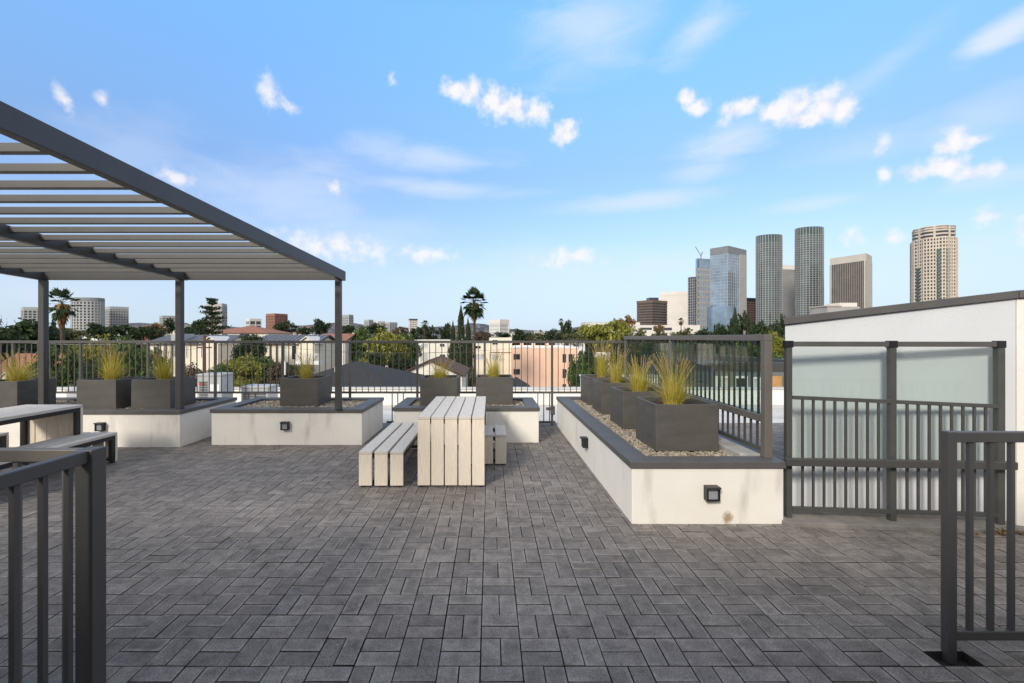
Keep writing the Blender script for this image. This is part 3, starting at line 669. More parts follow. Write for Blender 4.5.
QY = 1.86; QX = wx(91, QY)
rl = thing('picket_railing', 'dark grey corner railing with two arms of pickets meeting at one post', 'railing', (QX, QY, 0), group='deck railings')
b = MB(); b.box(-.035, .035, -.035, .035, -.005, 1.07); b.build('post', M_DARK, rl, .004)
b = MB(); b.box(-.02, .02, -2.6, -.036, 1.018, 1.068); b.build('top_rail', M_DARK, rl, .004)
b = MB(); b.box(-.02, .02, -2.6, -.036, .068, .112); b.build('bottom_rail', M_DARK, rl, .004)
rail_panel(rl, (0, 0), (0, -2.6), .113, 1.0175, .1, .02, M_DARK)
b = MB(); b.box(-3.2, -.036, -.02, .02, 1.018, 1.068); b.build('top_rail', M_RAIL, rl, .004)
b = MB(); b.box(-3.2, -.036, -.02, .02, .068, .112); b.build('bottom_rail', M_RAIL, rl, .004)
rail_panel(rl, (0, 0), (-3.2, 0), .113, 1.0175, .1, .02, M_RAIL)
# ------------------------------------------------------------------ ground, hills and the roofs just below the deck
M_GROUND = paint('city_ground', (0.10, 0.10, 0.075), 0.95, var=0.4, scale=0.02)
b = MB(); b.face([(-30000, -300, GROUND), (30000, -300, GROUND), (30000, 30000, GROUND), (-30000, 30000, GROUND)])
tag(b.build('ground', M_GROUND), 'city ground reaching to the horizon', 'ground', kind='structure')

def hill_mat():
    m, nt, bs = nodes_of('hazy_dry_hillside'); L = nt.links
    t = N(nt, 'ShaderNodeTexCoord'); n = N(nt, 'ShaderNodeTexNoise'); n.inputs['Scale'].default_value = 0.012; n.inputs['Detail'].default_value = 8; L.new(t.outputs['Object'], n.inputs['Vector'])
    cr = N(nt, 'ShaderNodeValToRGB'); e = cr.color_ramp.elements; e[0].position = .35; e[0].color = rgb((.075, .085, .105)); e[1].position = .7; e[1].color = rgb((.17, .16, .17)); L.new(n.outputs[0], cr.inputs[0])  # distance haze put into the colour: muted blue and purple greys
    v = N(nt, 'ShaderNodeTexVoronoi'); v.inputs['Scale'].default_value = 0.022; L.new(t.outputs['Object'], v.inputs['Vector'])
    mr = N(nt, 'ShaderNodeMapRange'); mr.inputs[1].default_value = .24; mr.inputs[2].default_value = .16; L.new(v.outputs[0], mr.inputs[0])
    mx = N(nt, 'ShaderNodeMix', data_type='RGBA'); L.new(mr.outputs[0], mx.inputs['Factor']); L.new(cr.outputs[0], mx.inputs['A']); mx.inputs['B'].default_value = (.5, .48, .46, 1)
    L.new(mx.outputs['Result'], bs.inputs['Base Color']); bs.inputs['Roughness'].default_value = 1; bs.inputs['Specular IOR Level'].default_value = 0; return m
M_HILL = hill_mat()
def hills(prof, Y, depth, label):
    b = MB(); nx, ny = 160, 10; P = []
    x0, x1 = wx(-700, Y), wx(1700, Y)
    def crest(x):
        px = CX + x / Y * F
        for (a, ya), (c, yc) in zip(prof, prof[1:]):
            if a <= px <= c: y = ya + (yc - ya) * (0.5 - 0.5 * math.cos(math.pi * (px - a) / (c - a))); break
        else: y = prof[0][1] if px < prof[0][0] else prof[-1][1]
        return wz(y, Y)
    for j in range(ny + 1):
        v = j / ny
        for i in range(nx + 1):
            x = x0 + (x1 - x0) * i / nx; h = crest(x); k = (1 - v) ** 1.3 if v < 1 else 0
            n = mnoise.noise(Vector((x / (Y * .05), v * 3, Y))) * .10 + mnoise.noise(Vector((x / (Y * .015), v * 5, Y))) * .04
            P.append((x, Y - depth * v, GROUND - 3 + (h - GROUND) * max(0, k * (1 + n * (2 if v > 0 else .8)))))
    w = nx + 1
    b.poly(P, [(j * w + i, (j + 1) * w + i, (j + 1) * w + i + 1, j * w + i + 1) for j in range(ny) for i in range(nx)])
    back = [(x0 + (x1 - x0) * i / nx, Y + depth, GROUND - 3) for i in range(w)]
    b.poly(P[:w] + back, [(i, i + 1, w + i + 1, w + i) for i in range(nx)])
    return tag(b.build('hills', M_HILL, None, 0, True), label, 'hills', kind='structure')
hills([(-700, 327), (-100, 328), (60, 328), (140, 323), (200, 325), (260, 328), (300, 325), (345, 322), (372, 325), (400, 328), (440, 326), (470, 325), (500, 328), (530, 330), (570, 331), (600, 331), (1700, 334)], 4600, 1500, 'far hills dotted with houses on the horizon')
hills([(-700, 334), (420, 334), (450, 328), (475, 322), (498, 327), (535, 334), (545, 331), (585, 326), (605, 325), (625, 321), (660, 320), (720, 324), (1700, 330)], 3600, 1100, 'nearer dry hills behind the towers')

# the building the deck stands on, with its lower roof beyond the fence
ow = thing('apartment_building', 'pale lower roof and parapets of the building under the deck', 'building', (0, 8.3, GROUND))
b = MB(); b.box(-14, 12, -9.9, 5.2, 0, 9.62); b.build('wall', M_MEMB, ow)
b = MB(); b.box(-14, 12, 4.6, 4.9, 9.621, 10.06); b.box(2.3, 4.2, 3.0, 3.3, 9.621, 10.55); b.box(-14, 12.0, 0.0, .12, 9.622, 9.85); b.build('parapet', M_STUCCO, ow, .01)
b = MB(); b.box(-14, 12, 4.57, 4.93, 10.062, 10.10); b.box(2.27, 4.23, 2.97, 3.33, 10.552, 10.59); b.build('parapet_cap', M_MEMB, ow, .005)
# condensers on that roof
M_UNIT = paint('condenser_metal', (0.42, 0.43, 0.43), 0.5, var=.1); M_RED = paint('red_print', (.4, .06, .05), .6); M_LABEL = paint('white_label', (.8, .8, .8), .6); M_GRILL = paint('condenser_grille', (.11, .115, .12), .6)
def condenser(label, px0, px1, Y, h, sign):
    x0, x1 = wx(px0, Y), wx(px1, Y); w = (x1 - x0)
    t = thing('condenser_unit', label, 'air conditioner', ((x0 + x1) / 2, Y, -.379), group='condensers on the lower roof')
    b = MB(); b.box(-w / 2, w / 2, 0, w * .8, .06, h); b.build('casing', M_UNIT, t, .015)
    b = MB(); b.box(-w / 2 - .02, w / 2 + .02, -.02, w * .8 + .02, h + .002, h + .05); b.build('lid', M_UNIT, t, .008)
    b = MB()
    n = int((h - .25) / .06)
    for k in range(n): b.box(-w / 2 + .06, (w / 2 - .06) if not sign else -.05, -.016, -.002, .15 + k * .06, .185 + k * .06)
    b.build('grille_slats', M_GRILL, t)
    if sign:
        b = MB(); b.box(.02, w / 2 - .06, -.008, -.002, h - .42, h - .2); b.build('label', M_LABEL, t)
        b = MB(); b.box(-w / 2 + .07, -.12, -.028, -.018, h - .22, h - .17); b.build('badge', M_RED, t)
    b = MB(); b.box(-w / 2 + .05, w / 2 - .05, .05, w * .8 - .05, -.002, .058); b.build('foot', M_GRILL, t)
condenser('grey condenser unit with a red badge and a white label, beside the middle pergola post', 197, 222, 11.0, .98, True)
condenser('low grey condenser unit showing its grille below the leafy trees', 241, 268, 11.6, .62, False)
condenser('flat pale condenser unit behind the box between two pergola posts', 66, 92, 10.6, .66, False)

# ------------------------------------------------------------------ houses around
M_CREAM = paint('cream_render', (0.84, 0.76, 0.62), 0.9, var=.06, scale=.7); M_PINK = paint('salmon_render', (0.86, 0.56, 0.41), 0.9, var=.05, scale=.4)
M_PALE = paint('pale_render', (0.84, 0.80, 0.71), 0.9, var=.06, scale=.5); M_WHITEB = paint('white_render', (0.8, 0.79, 0.77), 0.85, var=.05, scale=.5)
M_TRIM = paint('white_trim', (.78, .77, .74), .6, var=.04)
def roof_mat(name, c, c2, sx, sy):
    m, nt, bs = nodes_of(name); L = nt.links; t = N(nt, 'ShaderNodeTexCoord')
    w = N(nt, 'ShaderNodeTexWave', wave_type='BANDS', bands_direction='X'); w.inputs['Scale'].default_value = sx; w.inputs['Distortion'].default_value = .4; L.new(t.outputs['Object'], w.inputs['Vector'])
    n = N(nt, 'ShaderNodeTexNoise'); n.inputs['Scale'].default_value = sy; n.inputs['Detail'].default_value = 6; L.new(t.outputs['Object'], n.inputs['Vector'])
    a = N(nt, 'ShaderNodeMath', operation='MULTIPLY'); L.new(w.outputs['Fac'], a.inputs[0]); L.new(n.outputs[0], a.inputs[1])
    cr = N(nt, 'ShaderNodeValToRGB'); e = cr.color_ramp.elements; e[0].position = .05; e[0].color = rgb(c); e[1].position = .6; e[1].color = rgb(c2); L.new(a.outputs[0], cr.inputs[0])
    L.new(cr.outputs[0], bs.inputs['Base Color']); bs.inputs['Roughness'].default_value = .8
    bp = N(nt, 'ShaderNodeBump'); bp.inputs['Strength'].default_value = .6; bp.inputs['Distance'].default_value = .08; L.new(w.outputs['Fac'], bp.inputs['Height']); L.new(bp.outputs[0], bs.inputs['Normal']); return m
M_SLATE = roof_mat('blue_grey_tile', (.05, .058, .075), (.17, .185, .22), .45, 1.5); M_TERRA = roof_mat('terracotta_tile', (.22, .085, .05), (.42, .19, .12), .7, 1.2)
M_BLACKR = paint('black_shingle', (.038, .038, .041), .95, var=.3, scale=6, bump=.4, bscale=9); M_BROWNR = paint('brown_shingle', (.13, .075, .055), .95, var=.3, scale=5, bump=.4, bscale=9)

M_FRD = paint('dark_window_frame', (.12, .11, .10), .6)
def window(t, x0, x1, y, z0, z1, frame=M_TRIM, glass=M_WIN, fw=.09, bars=1):
    b = MB()
    # frame lies in the wall plane y facing -y
    v = [(x0, z0), (x1, z0), (x1, z1), (x0, z1)]; i = [(x0 + fw, z0 + fw), (x1 - fw, z0 + fw), (x1 - fw, z1 - fw), (x0 + fw, z1 - fw)]
    P = [(a, y - .07, c) for a, c in v] + [(a, y + .02, c) for a, c in v] + [(a, y - .07, c) for a, c in i] + [(a, y + .02, c) for a, c in i]
    f = []
    for k in range(4):
        l = (k + 1) % 4; f += [(k, l, 8 + l, 8 + k), (4 + k, 4 + l, l, k), (8 + k, 8 + l, 12 + l, 12 + k)]
    b.poly(P, f)
    for k in range(1, bars + 1):
        xm = x0 + (x1 - x0) * k / (bars + 1); b.box(xm - fw * .3, xm + fw * .3, y - .05, y + .0, z0 + fw, z1 - fw)
    w = b.build('window', frame, t)
    b = MB(); b.box(x0 + fw, x1 - fw, y - .012, y - .004, z0 + fw, z1 - fw); b.build('pane', glass, w)

def roof_gable_x(b, x0, x1, y0, y1, ze, zr, ov=.5, th=.18):      # ridge along x
    ym = (y0 + y1) / 2
    for (ya, yb, s_) in ((y0 - ov, ym, 1), (ym, y1 + ov, -1)):
        a, c = (ze, zr) if s_ > 0 else (zr, ze)
        b.hexa([(x0 - ov, ya, a), (x1 + ov, ya, a), (x1 + ov, yb, c), (x0 - ov, yb, c), (x0 - ov, ya, a + th), (x1 + ov, ya, a + th), (x1 + ov, yb, c + th), (x0 - ov, yb, c + th)])
def roof_gable_y(b, x0, x1, y0, y1, ze, zr, ov=.5, th=.18):      # ridge along y, gable faces the viewer
    xm = (x0 + x1) / 2
    for (xa, xb, s_) in ((x0 - ov, xm, 1), (xm, x1 + ov, -1)):
        a, c = (ze, zr) if s_ > 0 else (zr, ze)
        b.hexa([(xa, y0 - ov, a), (xb, y0 - ov, c), (xb, y1 + ov, c), (xa, y1 + ov, a), (xa, y0 - ov, a + th), (xb, y0 - ov, c + th), (xb, y1 + ov, c + th), (xa, y1 + ov, a + th)])
def roof_hip(b, x0, x1, y0, y1, ze, zr, ov=.5, run=None):
    x0 -= ov; x1 += ov; y0 -= ov; y1 += ov; ym = (y0 + y1) / 2; r = (y1 - y0) / 2 if run is None else run
    if x1 - x0 <= 2 * r: r = (x1 - x0) / 2 - .05
    v = [(x0, y0, ze), (x1, y0, ze), (x1, y1, ze), (x0, y1, ze), (x0 + r, ym, zr), (x1 - r, ym, zr)]
    b.poly(v, [(0, 1, 5, 4), (1, 2, 5), (2, 3, 4, 5), (3, 0, 4), (3, 2, 1, 0)])
G0 = -GROUND
def house(name, label, cat, px0, px1, Y, depth, eave_y, ridge_y, wallm, roofm, kind='x', wins=(), group='houses below the deck', ov=.5):
    x0, x1 = wx(px0, Y), wx(px1, Y); xc = (x0 + x1) / 2; x0 -= xc; x1 -= xc; ze, zr = wz(eave_y, Y) + G0, wz(ridge_y, Y + (0 if kind == 'y' else depth / 2)) + G0
    t = thing(name, label, cat, (xc, Y, GROUND), group=group)
    b = MB()
    if kind == 'y':
        xm = 0; b.poly([(x0, 0, 0), (x1, 0, 0), (x1, 0, ze), (xm, 0, zr - .05), (x0, 0, ze), (x0, depth, 0), (x1, depth, 0), (x1, depth, ze), (xm, depth, zr - .05), (x0, depth, ze)],
               [(0, 1, 2, 3, 4), (9, 8, 7, 6, 5), (1, 6, 7, 2), (5, 0, 4, 9)])
    elif kind == 'x':
        b.poly([(x0, 0, 0), (x0, depth, 0), (x0, depth, ze), (x0, depth / 2, zr - .05), (x0, 0, ze), (x1, 0, 0), (x1, depth, 0), (x1, depth, ze), (x1, depth / 2, zr - .05), (x1, 0, ze)],
               [(4, 3, 2, 1, 0), (5, 6, 7, 8, 9), (0, 5, 9, 4), (6, 1, 2, 7)])
    else: b.box(x0, x1, 0, depth, 0, ze)
    b.build('wall', wallm, t)
    b = MB()
    if kind == 'x': roof_gable_x(b, x0, x1, 0, depth, ze, zr, ov)
    elif kind == 'y': roof_gable_y(b, x0, x1, 0, depth, ze, zr, ov)
    elif kind == 'hip': roof_hip(b, x0, x1, 0, depth, ze + .01, zr, ov)
    else:
        b.ring(x0 - .05, x1 + .05, -.05, depth + .05, .3, ze + .002, ze + .35); b.box(x0 + .25, x1 - .25, .25, depth - .25, ze + .003, ze + .02)
    r = b.build('roof', roofm, t)
    for (a, c, ya, yb, *k) in wins:
        g = k[0] if k else M_WIN
        window(t, wx(a, Y) - xc, wx(c, Y) - xc, 0, wz(yb, Y) + G0, wz(ya, Y) + G0, frame=M_FRD if wallm is M_PINK else M_TRIM, glass=g, bars=1 if (c - a) * Y / F > .9 else 0)
    return t, r, xc
M_WINL = paint('window_pale_blind', (.55, .58, .58), .3, var=.1); M_WING = paint('window_green_curtain', (.25, .36, .30), .2, var=.1)
# two slate-roofed town houses
for (lab, p0, p1, gp, wins, sky_) in (
    ('cream town house with a blue-grey tiled roof and a white balcony, beyond the lone box', 255, 316, 311, [(281, 286, 345, 361, M_WING), (291.5, 297, 345, 360), (258, 260.5, 346, 358)], False),
    ('cream blue-grey tiled town house with a pale roof box, behind the middle pergola post', 150, 224, 217, [(171, 178, 345, 357, M_WING), (211, 218, 345, 360), (186, 188, 346, 358), (154, 158, 346, 358), (201, 203, 346, 358)], True)):
    t, r, xc = house('town_house', lab, 'house', p0, p1, 67, 9, 344, 336, M_CREAM, M_SLATE, 'x', wins)
    b = MB(); xa = wx(gp, 67) - xc; zg = wz(344, 67) + G0
    b.poly([(xa - 1.1, -1.6, 0), (xa + 1.1, -1.6, 0), (xa + 1.1, -1.6, zg), (xa, -1.6, zg + .95), (xa - 1.1, -1.6, zg), (xa - 1.1, -.002, 0), (xa + 1.1, -.002, 0), (xa + 1.1, -.002, zg), (xa, -.002, zg + .95), (xa - 1.1, -.002, zg)], [(0, 1, 2, 3, 4), (1, 6, 7, 2), (5, 0, 4, 9), (2, 7, 8, 3), (3, 8, 9, 4)])
    b.build('porch_wall', M_CREAM, t)
    b = MB(); roof_gable_y(b, xa - 1.1, xa + 1.1, -1.6, 2.5, zg + .03, zg + 1.05, .3, .12); b.build('porch_roof', M_TRIM, t)
    b = MB(); xm = wx(p0 + 8, 67) - xc
    for q in (p0 + 8, p0 + 15.5, p0 + 22): b.box(wx(q, 67) - xc - .14, wx(q, 67) - xc + .14, -.12, -.002, 0, zg - .05)
    b.build('downpipe', paint('pipe_grey', (.16, .16, .17), .6), t)
    if sky_:
        b = MB(); b.box(wx(168, 67) - xc, wx(180.5, 67) - xc, .6, 3.2, zg - .1, zg + 1.5); b.build('roof_box', M_UNIT, t, .05)
    else:
        b = MB()
        x0, x1 = wx(304, 67) - xc, wx(327, 67) - xc; z0 = wz(360, 67) + G0
        b.box(x0, x1, -3.2, -1.61, z0 - .5, z0); b.box(x0, x1, -3.2, -3.15, z0 + .95, z0 + 1.03)
        for k in range(24): q = x0 + (x1 - x0) * k / 23; b.box(q - .02, q + .02, -3.195, -3.155, z0, z0 + .95)
        b.box(x1 - .06, x1, -3.14, -1.7, z0 + .95, z0 + 1.03); b.build('balcony', M_TRIM, t)
house('villa', 'low villa with a shallow terracotta roof behind the tall pine', 'house', 205, 268, 110, 14, 333, 326, M_PALE, M_TERRA, 'hip', [(222, 228, 333.6, 337), (240, 250, 333.6, 337)])
house('villa', 'villa with a bright terracotta roof beside the pergola corner post', 'house', 316, 345, 84, 10, 341, 334.5, M_PALE, M_TERRA, 'x', [(322, 327, 342, 348)])
house('villa', 'house with a dark red roof and small white dormer beyond the outermost box', 'house', -30, 26, 46, 10, 388, 355, M_CREAM, M_BROWNR if False else M_TERRA, 'x', [])
t = bpy.data.objects['villa.002']
xc = t.location.x; xd = wx(14, 46) - xc; zd = wz(381, 46) + G0
b = MB(); b.poly([(xd - .85, -.8, zd - 2), (xd + .85, -.8, zd - 2), (xd + .85, -.8, zd - .1), (xd, -.8, zd + .8), (xd - .85, -.8, zd - .1), (xd - .85, 3, zd - 2), (xd + .85, 3, zd - 2), (xd + .85, 3, zd - .1), (xd, 3, zd + .8), (xd - .85, 3, zd - .1)], [(0, 1, 2, 3, 4), (1, 6, 7, 2), (5, 0, 4, 9)]); b.build('dormer', M_PALE, t)
b = MB(); roof_gable_y(b, xd - .85, xd + .85, -.8, 3, zd - .05, zd + .9, .15, .1); b.build('dormer_roof', M_TRIM, t)
# black shingle house
t, r, xc = house('shingle_house', 'house with a broad black shingle roof beyond the pergola corner post', 'house', 252, 396, 27, 13, 396, 361, M_PALE, M_BLACKR, 'hip', [])
M_CHIM = paint('chimney_render', (.6, .5, .42), .9)
for px, py, h in ((285, 366, .5), (335.5, 371, .45), (318, 380, .35)):
    b = MB(); zb = wz(py, 31) + G0; b.tube([(wx(px, 31) - xc, 4, zb - .6), (wx(px, 31) - xc, 4, zb + h * .6)], .07, 8); b.build('vent_pipe', M_TRIM, r)
t, r, xc = house('tile_house', 'small brown-tiled house with a pale chimney and a gabled skylight', 'house', 372, 420, 36, 6, 390, 380, M_PALE, M_TERRA, 'x', [])
b = MB(); x_ = wx(381, 36) - xc; z_ = wz(373, 36) + G0
b.box(x_ - .24, x_ + .24, 1.4, 1.9, z_ - 2.0, z_ + .02); b.box(x_ - .3, x_ + .3, 1.34, 1.96, z_ + .021, z_ + .2); b.tube([(x_ + .1, 1.6, z_ + .2), (x_ + .1, 1.6, z_ + .5)], .12, 8); b.build('chimney', M_CHIM, t)
b = MB(); x_ = wx(386, 36) - xc; z_ = wz(386, 36) + G0
b.poly([(x_ - .5, .3, z_ - .6), (x_ + .6, .3, z_ - .6), (x_ + .35, .3, z_ + .7), (x_ - .2, .3, z_ + .9), (x_ - .5, 2, z_ - .6), (x_ + .6, 2, z_ - .6), (x_ + .35, 2, z_ + .7), (x_ - .2, 2, z_ + .9)], [(0, 1, 2, 3), (1, 5, 6, 2), (2, 6, 7, 3), (4, 0, 3, 7)]); b.build('skylight', M_TRIM, t)
# gabled white house, cream apartments, salmon block
house('gable_house', 'cream house with a brown gable roof in front of the cypress', 'house', 398, 462, 50, 12, 377, 361, M_PALE, M_BROWNR, 'y', [(436, 441, 378, 386)], ov=.35)
house('apartment_block', 'pale flat-roofed apartments at the open side of the dark cypress', 'building', 410, 452, 96, 14, 341.5, 341, M_PALE, M_TRIM, 'flat', [(420, 428, 353, 362, M_WINL), (439.5, 445.5, 354, 361), (421, 428, 343.5, 348, M_WINL), (413, 417, 354, 362), (439.5, 445, 343.5, 347)], group='flat-roofed blocks')
house('apartment_block', 'cream block with a raised stair tower between cypress and salmon block', 'building', 473, 512, 97, 14, 344, 344, M_CREAM, M_TRIM, 'flat', [(475.5, 484, 354, 360, M_WINL), (491.5, 498, 354, 360, M_WINL), (475, 481, 345.5, 349)], group='flat-roofed blocks')
t = bpy.data.objects['apartment_block.001']; xc = t.location.x
b = MB(); b.box(wx(489.5, 97) - xc, wx(511.8, 97) - xc, -.35, 8, wz(352, 97) + G0, wz(337.5, 97) + G0); b.build('stair_tower', M_CREAM, t)
window(t, wx(492, 97) - xc, wx(498, 97) - xc, -.35, wz(345, 97) + G0, wz(339.5, 97) + G0)
t, r, xc = house('apartment_block', 'salmon pink block with dark square windows at both ends', 'building', 512.2, 578, 92, 18, 348.5, 348, M_PINK, M_TRIM, 'flat',
      [(513.5, 520, 354, 359.5), (513.5, 520, 369, 374.5), (562.5, 566, 354, 362.5), (568.5, 572.5, 354, 362.5), (562.5, 566, 369, 378), (568.5, 572.5, 369, 378), (562.5, 566, 384, 392), (568.5, 572.5, 384, 392)], group='flat-roofed blocks')
b = MB()
for px in (523, 535, 549): b.box(wx(px, 92) - xc - .35, wx(px, 92) - xc + .35, 3, 4, 9.2, wz(342, 92) + G0 - .1 * (px % 3))
b.build('chimney', M_PINK, t)
house('apartment_block', 'white block glimpsed past the end of the salmon block', 'building', 560, 585, 130, 12, 342, 342, M_WHITEB, M_TRIM, 'flat', [(563, 568, 344, 349), (573, 579, 344, 349)], group='flat-roofed blocks')
house('apartment_block', 'small white block glimpsed between the trees over the long planter', 'building', 606, 622, 80, 10, 356, 356, M_WHITEB, M_TRIM, 'flat', [(612, 617, 359, 365)], group='flat-roofed blocks')
house('pavilion', 'small pavilion with a dark hipped roof at the foot of the salmon block', 'pavilion', 507, 528, 52, 5, 389, 377, M_PALE, M_BLACKR, 'hip', [])
# modern grey-white building beyond the glass railing
M_MODERN = paint('modern_grey_render', (.15, .165, .165), .8, var=.06); M_OCHRE = paint('ochre_panel', (.5, .27, .1), .7)
t, r, xc = house('modern_house', 'pale modern house with tall windows seen through the glass railing', 'house', 712, 830, 19, 9, 371, 371, M_MODERN, M_DARK, 'flat', [(715, 719, 376, 400), (721, 729, 376, 400, M_WINL), (733, 747, 376, 400), (751, 760, 377, 400, M_WINL), (764, 770, 376, 388), (720, 760, 405, 430, M_WINL)], group='flat-roofed blocks')
b = MB(); b.box(wx(771, 19) - xc, wx(781, 19) - xc, -.06, -.002, wz(388, 19) + G0, wz(376, 19) + G0); b.build('ochre_panel', M_OCHRE, t)
b = MB(); b.box(wx(700, 19) - xc, wx(830, 19) - xc, -3.2, -.02, wz(410, 19) + G0, wz(407, 19) + G0); b.build('terrace', M_CONC, t)

# ------------------------------------------------------------------ towers on the skyline
M_GL_TEAL = paint('teal_curtain_glass', (.10, .155, .165), .12, metal=.55, var=.25, scale=.06); M_GL_BLUE = paint('blue_curtain_glass', (.30, .42, .56), .10, metal=.6, var=.2, scale=.05)
M_GL_DARK = paint('dark_curtain_glass', (.035, .04, .05), .15, var=.2, scale=.1, spec=.7)
M_GL_MID = paint('mid_grey_glazing', (.16, .165, .17), .4, var=.2, scale=.1); M_SLAB = paint('tower_slab_concrete', (.42, .43, .43), .8, var=.08, scale=.1); M_BRONZE = paint('bronze_cladding', (.17, .115, .085), .6, var=.1, scale=.1); M_STONE = paint('pale_stone_frame', (.56, .52, .46), .85, var=.05, scale=.1); M_SLABD = paint('tower_slab_grey', (.31, .32, .325), .7, var=.08, scale=.1); M_LOUV = paint('louvre_taupe', (.27, .235, .215), .7, var=.1, scale=.1); M_TAN = paint('tan_precast', (0.60, 0.53, 0.445), .85, var=.07, scale=.1)
M_WHITET = paint('white_precast', (.74, .70, .65), .85, var=.05, scale=.1); M_GREYT = paint('grey_precast', (.42, .41, .40), .85, var=.06, scale=.1); M_BRICK = paint('red_brick_tower', (.33, .15, .105), .85, var=.1, scale=.2); M_CROWN = paint('tower_crown_grey', (.22, .24, .26), .6, var=.1, scale=.2)
def offset(pts, d):
    n = len(pts); c = Vector((sum(p[0] for p in pts) / n, sum(p[1] for p in pts) / n)); out = []
    for i in range(n):
        p, a, q = Vector(pts[i - 1]), Vector(pts[i]), Vector(pts[(i + 1) % n])
        e1, e2 = (a - p).normalized(), (q - a).normalized(); n1, n2 = Vector((e1.y, -e1.x)), Vector((e2.y, -e2.x)); m = (n1 + n2)
        m = m / max(.3, (1 + n1.dot(n2))); out.append(tuple(a + m * d))
    return out
def tower(name, label, plan, ztop, core, skin, fh=3.6, band=.35, bay=3.0, fin=.3, proud=.45, crown=None, group='skyline towers', z0=0.0, crown_m=None, bandtop=0):
    """plan: ccw world points; core in glass, skin of floor bands and fins as one mesh, optional crown (height)"""
    c = Vector((sum(p[0] for p in plan) / len(plan), sum(p[1] for p in plan) / len(plan))); pl_ = [(p[0] - c.x, p[1] - c.y) for p in plan]
    t = thing(name, label, 'tower', (c.x, c.y, GROUND), group=group); H = ztop - GROUND
    b = MB(); b.prism(pl_, z0, H); b.build('glazing', core, t)
    b = MB(); o = offset(pl_, proud); top = H - (crown or 0)
    if band > 0:
        k = 0; z = H % fh if False else 4.0
        while z < top - bandtop: b.prism(o, z, z + band * fh); z += fh
    if fin > 0:
        for i in range(len(pl_)):
            a, q = Vector(o[i]), Vector(o[(i + 1) % len(o)]); L_ = (q - a).length; nb = max(1, round(L_ / bay)); d = (q - a) / L_; nn = Vector((d.y, -d.x))
            for k in range(nb if nb > 1 or len(o) > 12 else 1):
                p = a + d * (k * L_ / nb)
                r = [p - d * fin / 2 - nn * .6, p + d * fin / 2 - nn * .6, p + d * fin / 2 + nn * .12, p - d * fin / 2 + nn * .12]
                b.prism([(x.x, x.y) for x in (r[3], r[2], r[1], r[0])], z0, top + .2)
    b.build('facade_grid', skin, t)
    if crown:
        b = MB(); b.prism(offset(pl_, proud + .2), top, H + .4); b.build('crown', crown_m or skin, t)
    return t, pl_, H
def quad(p0, p1, p2, Y0, Y1, Y2):
    """visible corner p1 with faces towards p0 and p2"""
    a, m, q = Vector((wx(p0, Y0), Y0)), Vector((wx(p1, Y1), Y1)), Vector((wx(p2, Y2), Y2)); r = a + q - m
    return [tuple(a), tuple(m), tuple(q), tuple(r)]
def ell(px0, px1, Y, ratio, n=28, rot=0):
    a = (px1 - px0) / 2 * Y / F; cx = wx((px0 + px1) / 2, Y); out = []
    for k in range(n):
        u = 2 * math.pi * k / n; x, y = a * math.cos(u), a * ratio * math.sin(u); out.append((cx + x, Y + y))
    return out
TZ = 700
tower('office_tower', 'dark brown office block with a lit bronze face and a roof penthouse', quad(637, 652.3, 667, 640, 620, 640), wz(300.5, 625), M_GL_DARK, M_BRONZE, 3.7, .5, 40, .0, .3, crown=3)
t = bpy.data.objects['office_tower']; b = MB(); b.box(-6, 7, -6, 6, wz(300, 625) + G0, wz(297, 625) + G0); b.build('penthouse', M_GL_DARK, t)
tower('office_tower', 'plain off-white office tower behind the brown block', quad(660, 690, 697, 760, 735, 765), wz(291.5, 740), M_WHITET, M_WHITET, 3.8, .5, 3, .5, .25, crown=5)
tower('office_tower', 'thin tower under construction with dark open floors', quad(688.5, 693, 699, 700, 690, 705), wz(276.5, 690), M_GL_DARK, M_SLAB, 4, .18, 6, .4, .6)
tower('office_tower', 'blue-grey tower with a chequered face and a crane beside it', quad(696, 697.5, 713, 700, 692, 700), wz(259, 695), M_GL_BLUE, M_GREYT, 8.5, .38, 3.2, .9, .35, crown=14, crown_m=M_GL_BLUE)
tower('office_tower', 'tall blue glass tower with a slanted grey crown and stepped base', quad(710.5, 728, 746, 640, 620, 650), wz(247.5, 630), M_GL_BLUE, M_SLAB, 4.2, .14, 5.2, .35, .3, crown=9, crown_m=M_CROWN)
t = bpy.data.objects['office_tower.004']; b = MB(); b.prism([(p[0] * 1.12 - 4, p[1] * 1.12 - 4) for p in [tuple(Vector(q) - Vector((t.location.x, t.location.y))) for q in quad(710.5, 728, 735, 640, 620, 627)]], 0, wz(307, 630) + G0); b.build('podium', M_GL_BLUE, t)
# side strip in grey concrete
b = MB(); q = [Vector(p) - Vector((t.location.x, t.location.y)) for p in quad(710.5, 728, 746, 640, 620, 650)]; d = (q[2] - q[1]).normalized(); L_ = (q[2] - q[1]).length; nn = Vector((d.y, -d.x))
pa, pb = q[1] + d * L_ * .62, q[2]; b.prism([tuple(pa - nn * .4), tuple(pa + nn * 1.0), tuple(pb + nn * 1.0), tuple(pb - nn * .4)][::-1], 0, wz(253, 630) + G0); b.build('concrete_strip', M_GREYT, t)
tower('office_tower', 'low brown office block beside the tall blue tower', quad(744, 746, 758, 720, 712, 720), wz(298, 712), M_GL_DARK, M_BRONZE, 3.7, .4, 3, .5, .3, crown=5, crown_m=M_GL_DARK)
tower('residential_tower', 'round-cornered green glass tower, the shorter of the matching pair', ell(757, 781, TZ, .7), wz(236, TZ), M_GL_TEAL, M_SLABD, 3.35, .24, 5.5, .9, .5, crown=0, bandtop=12)
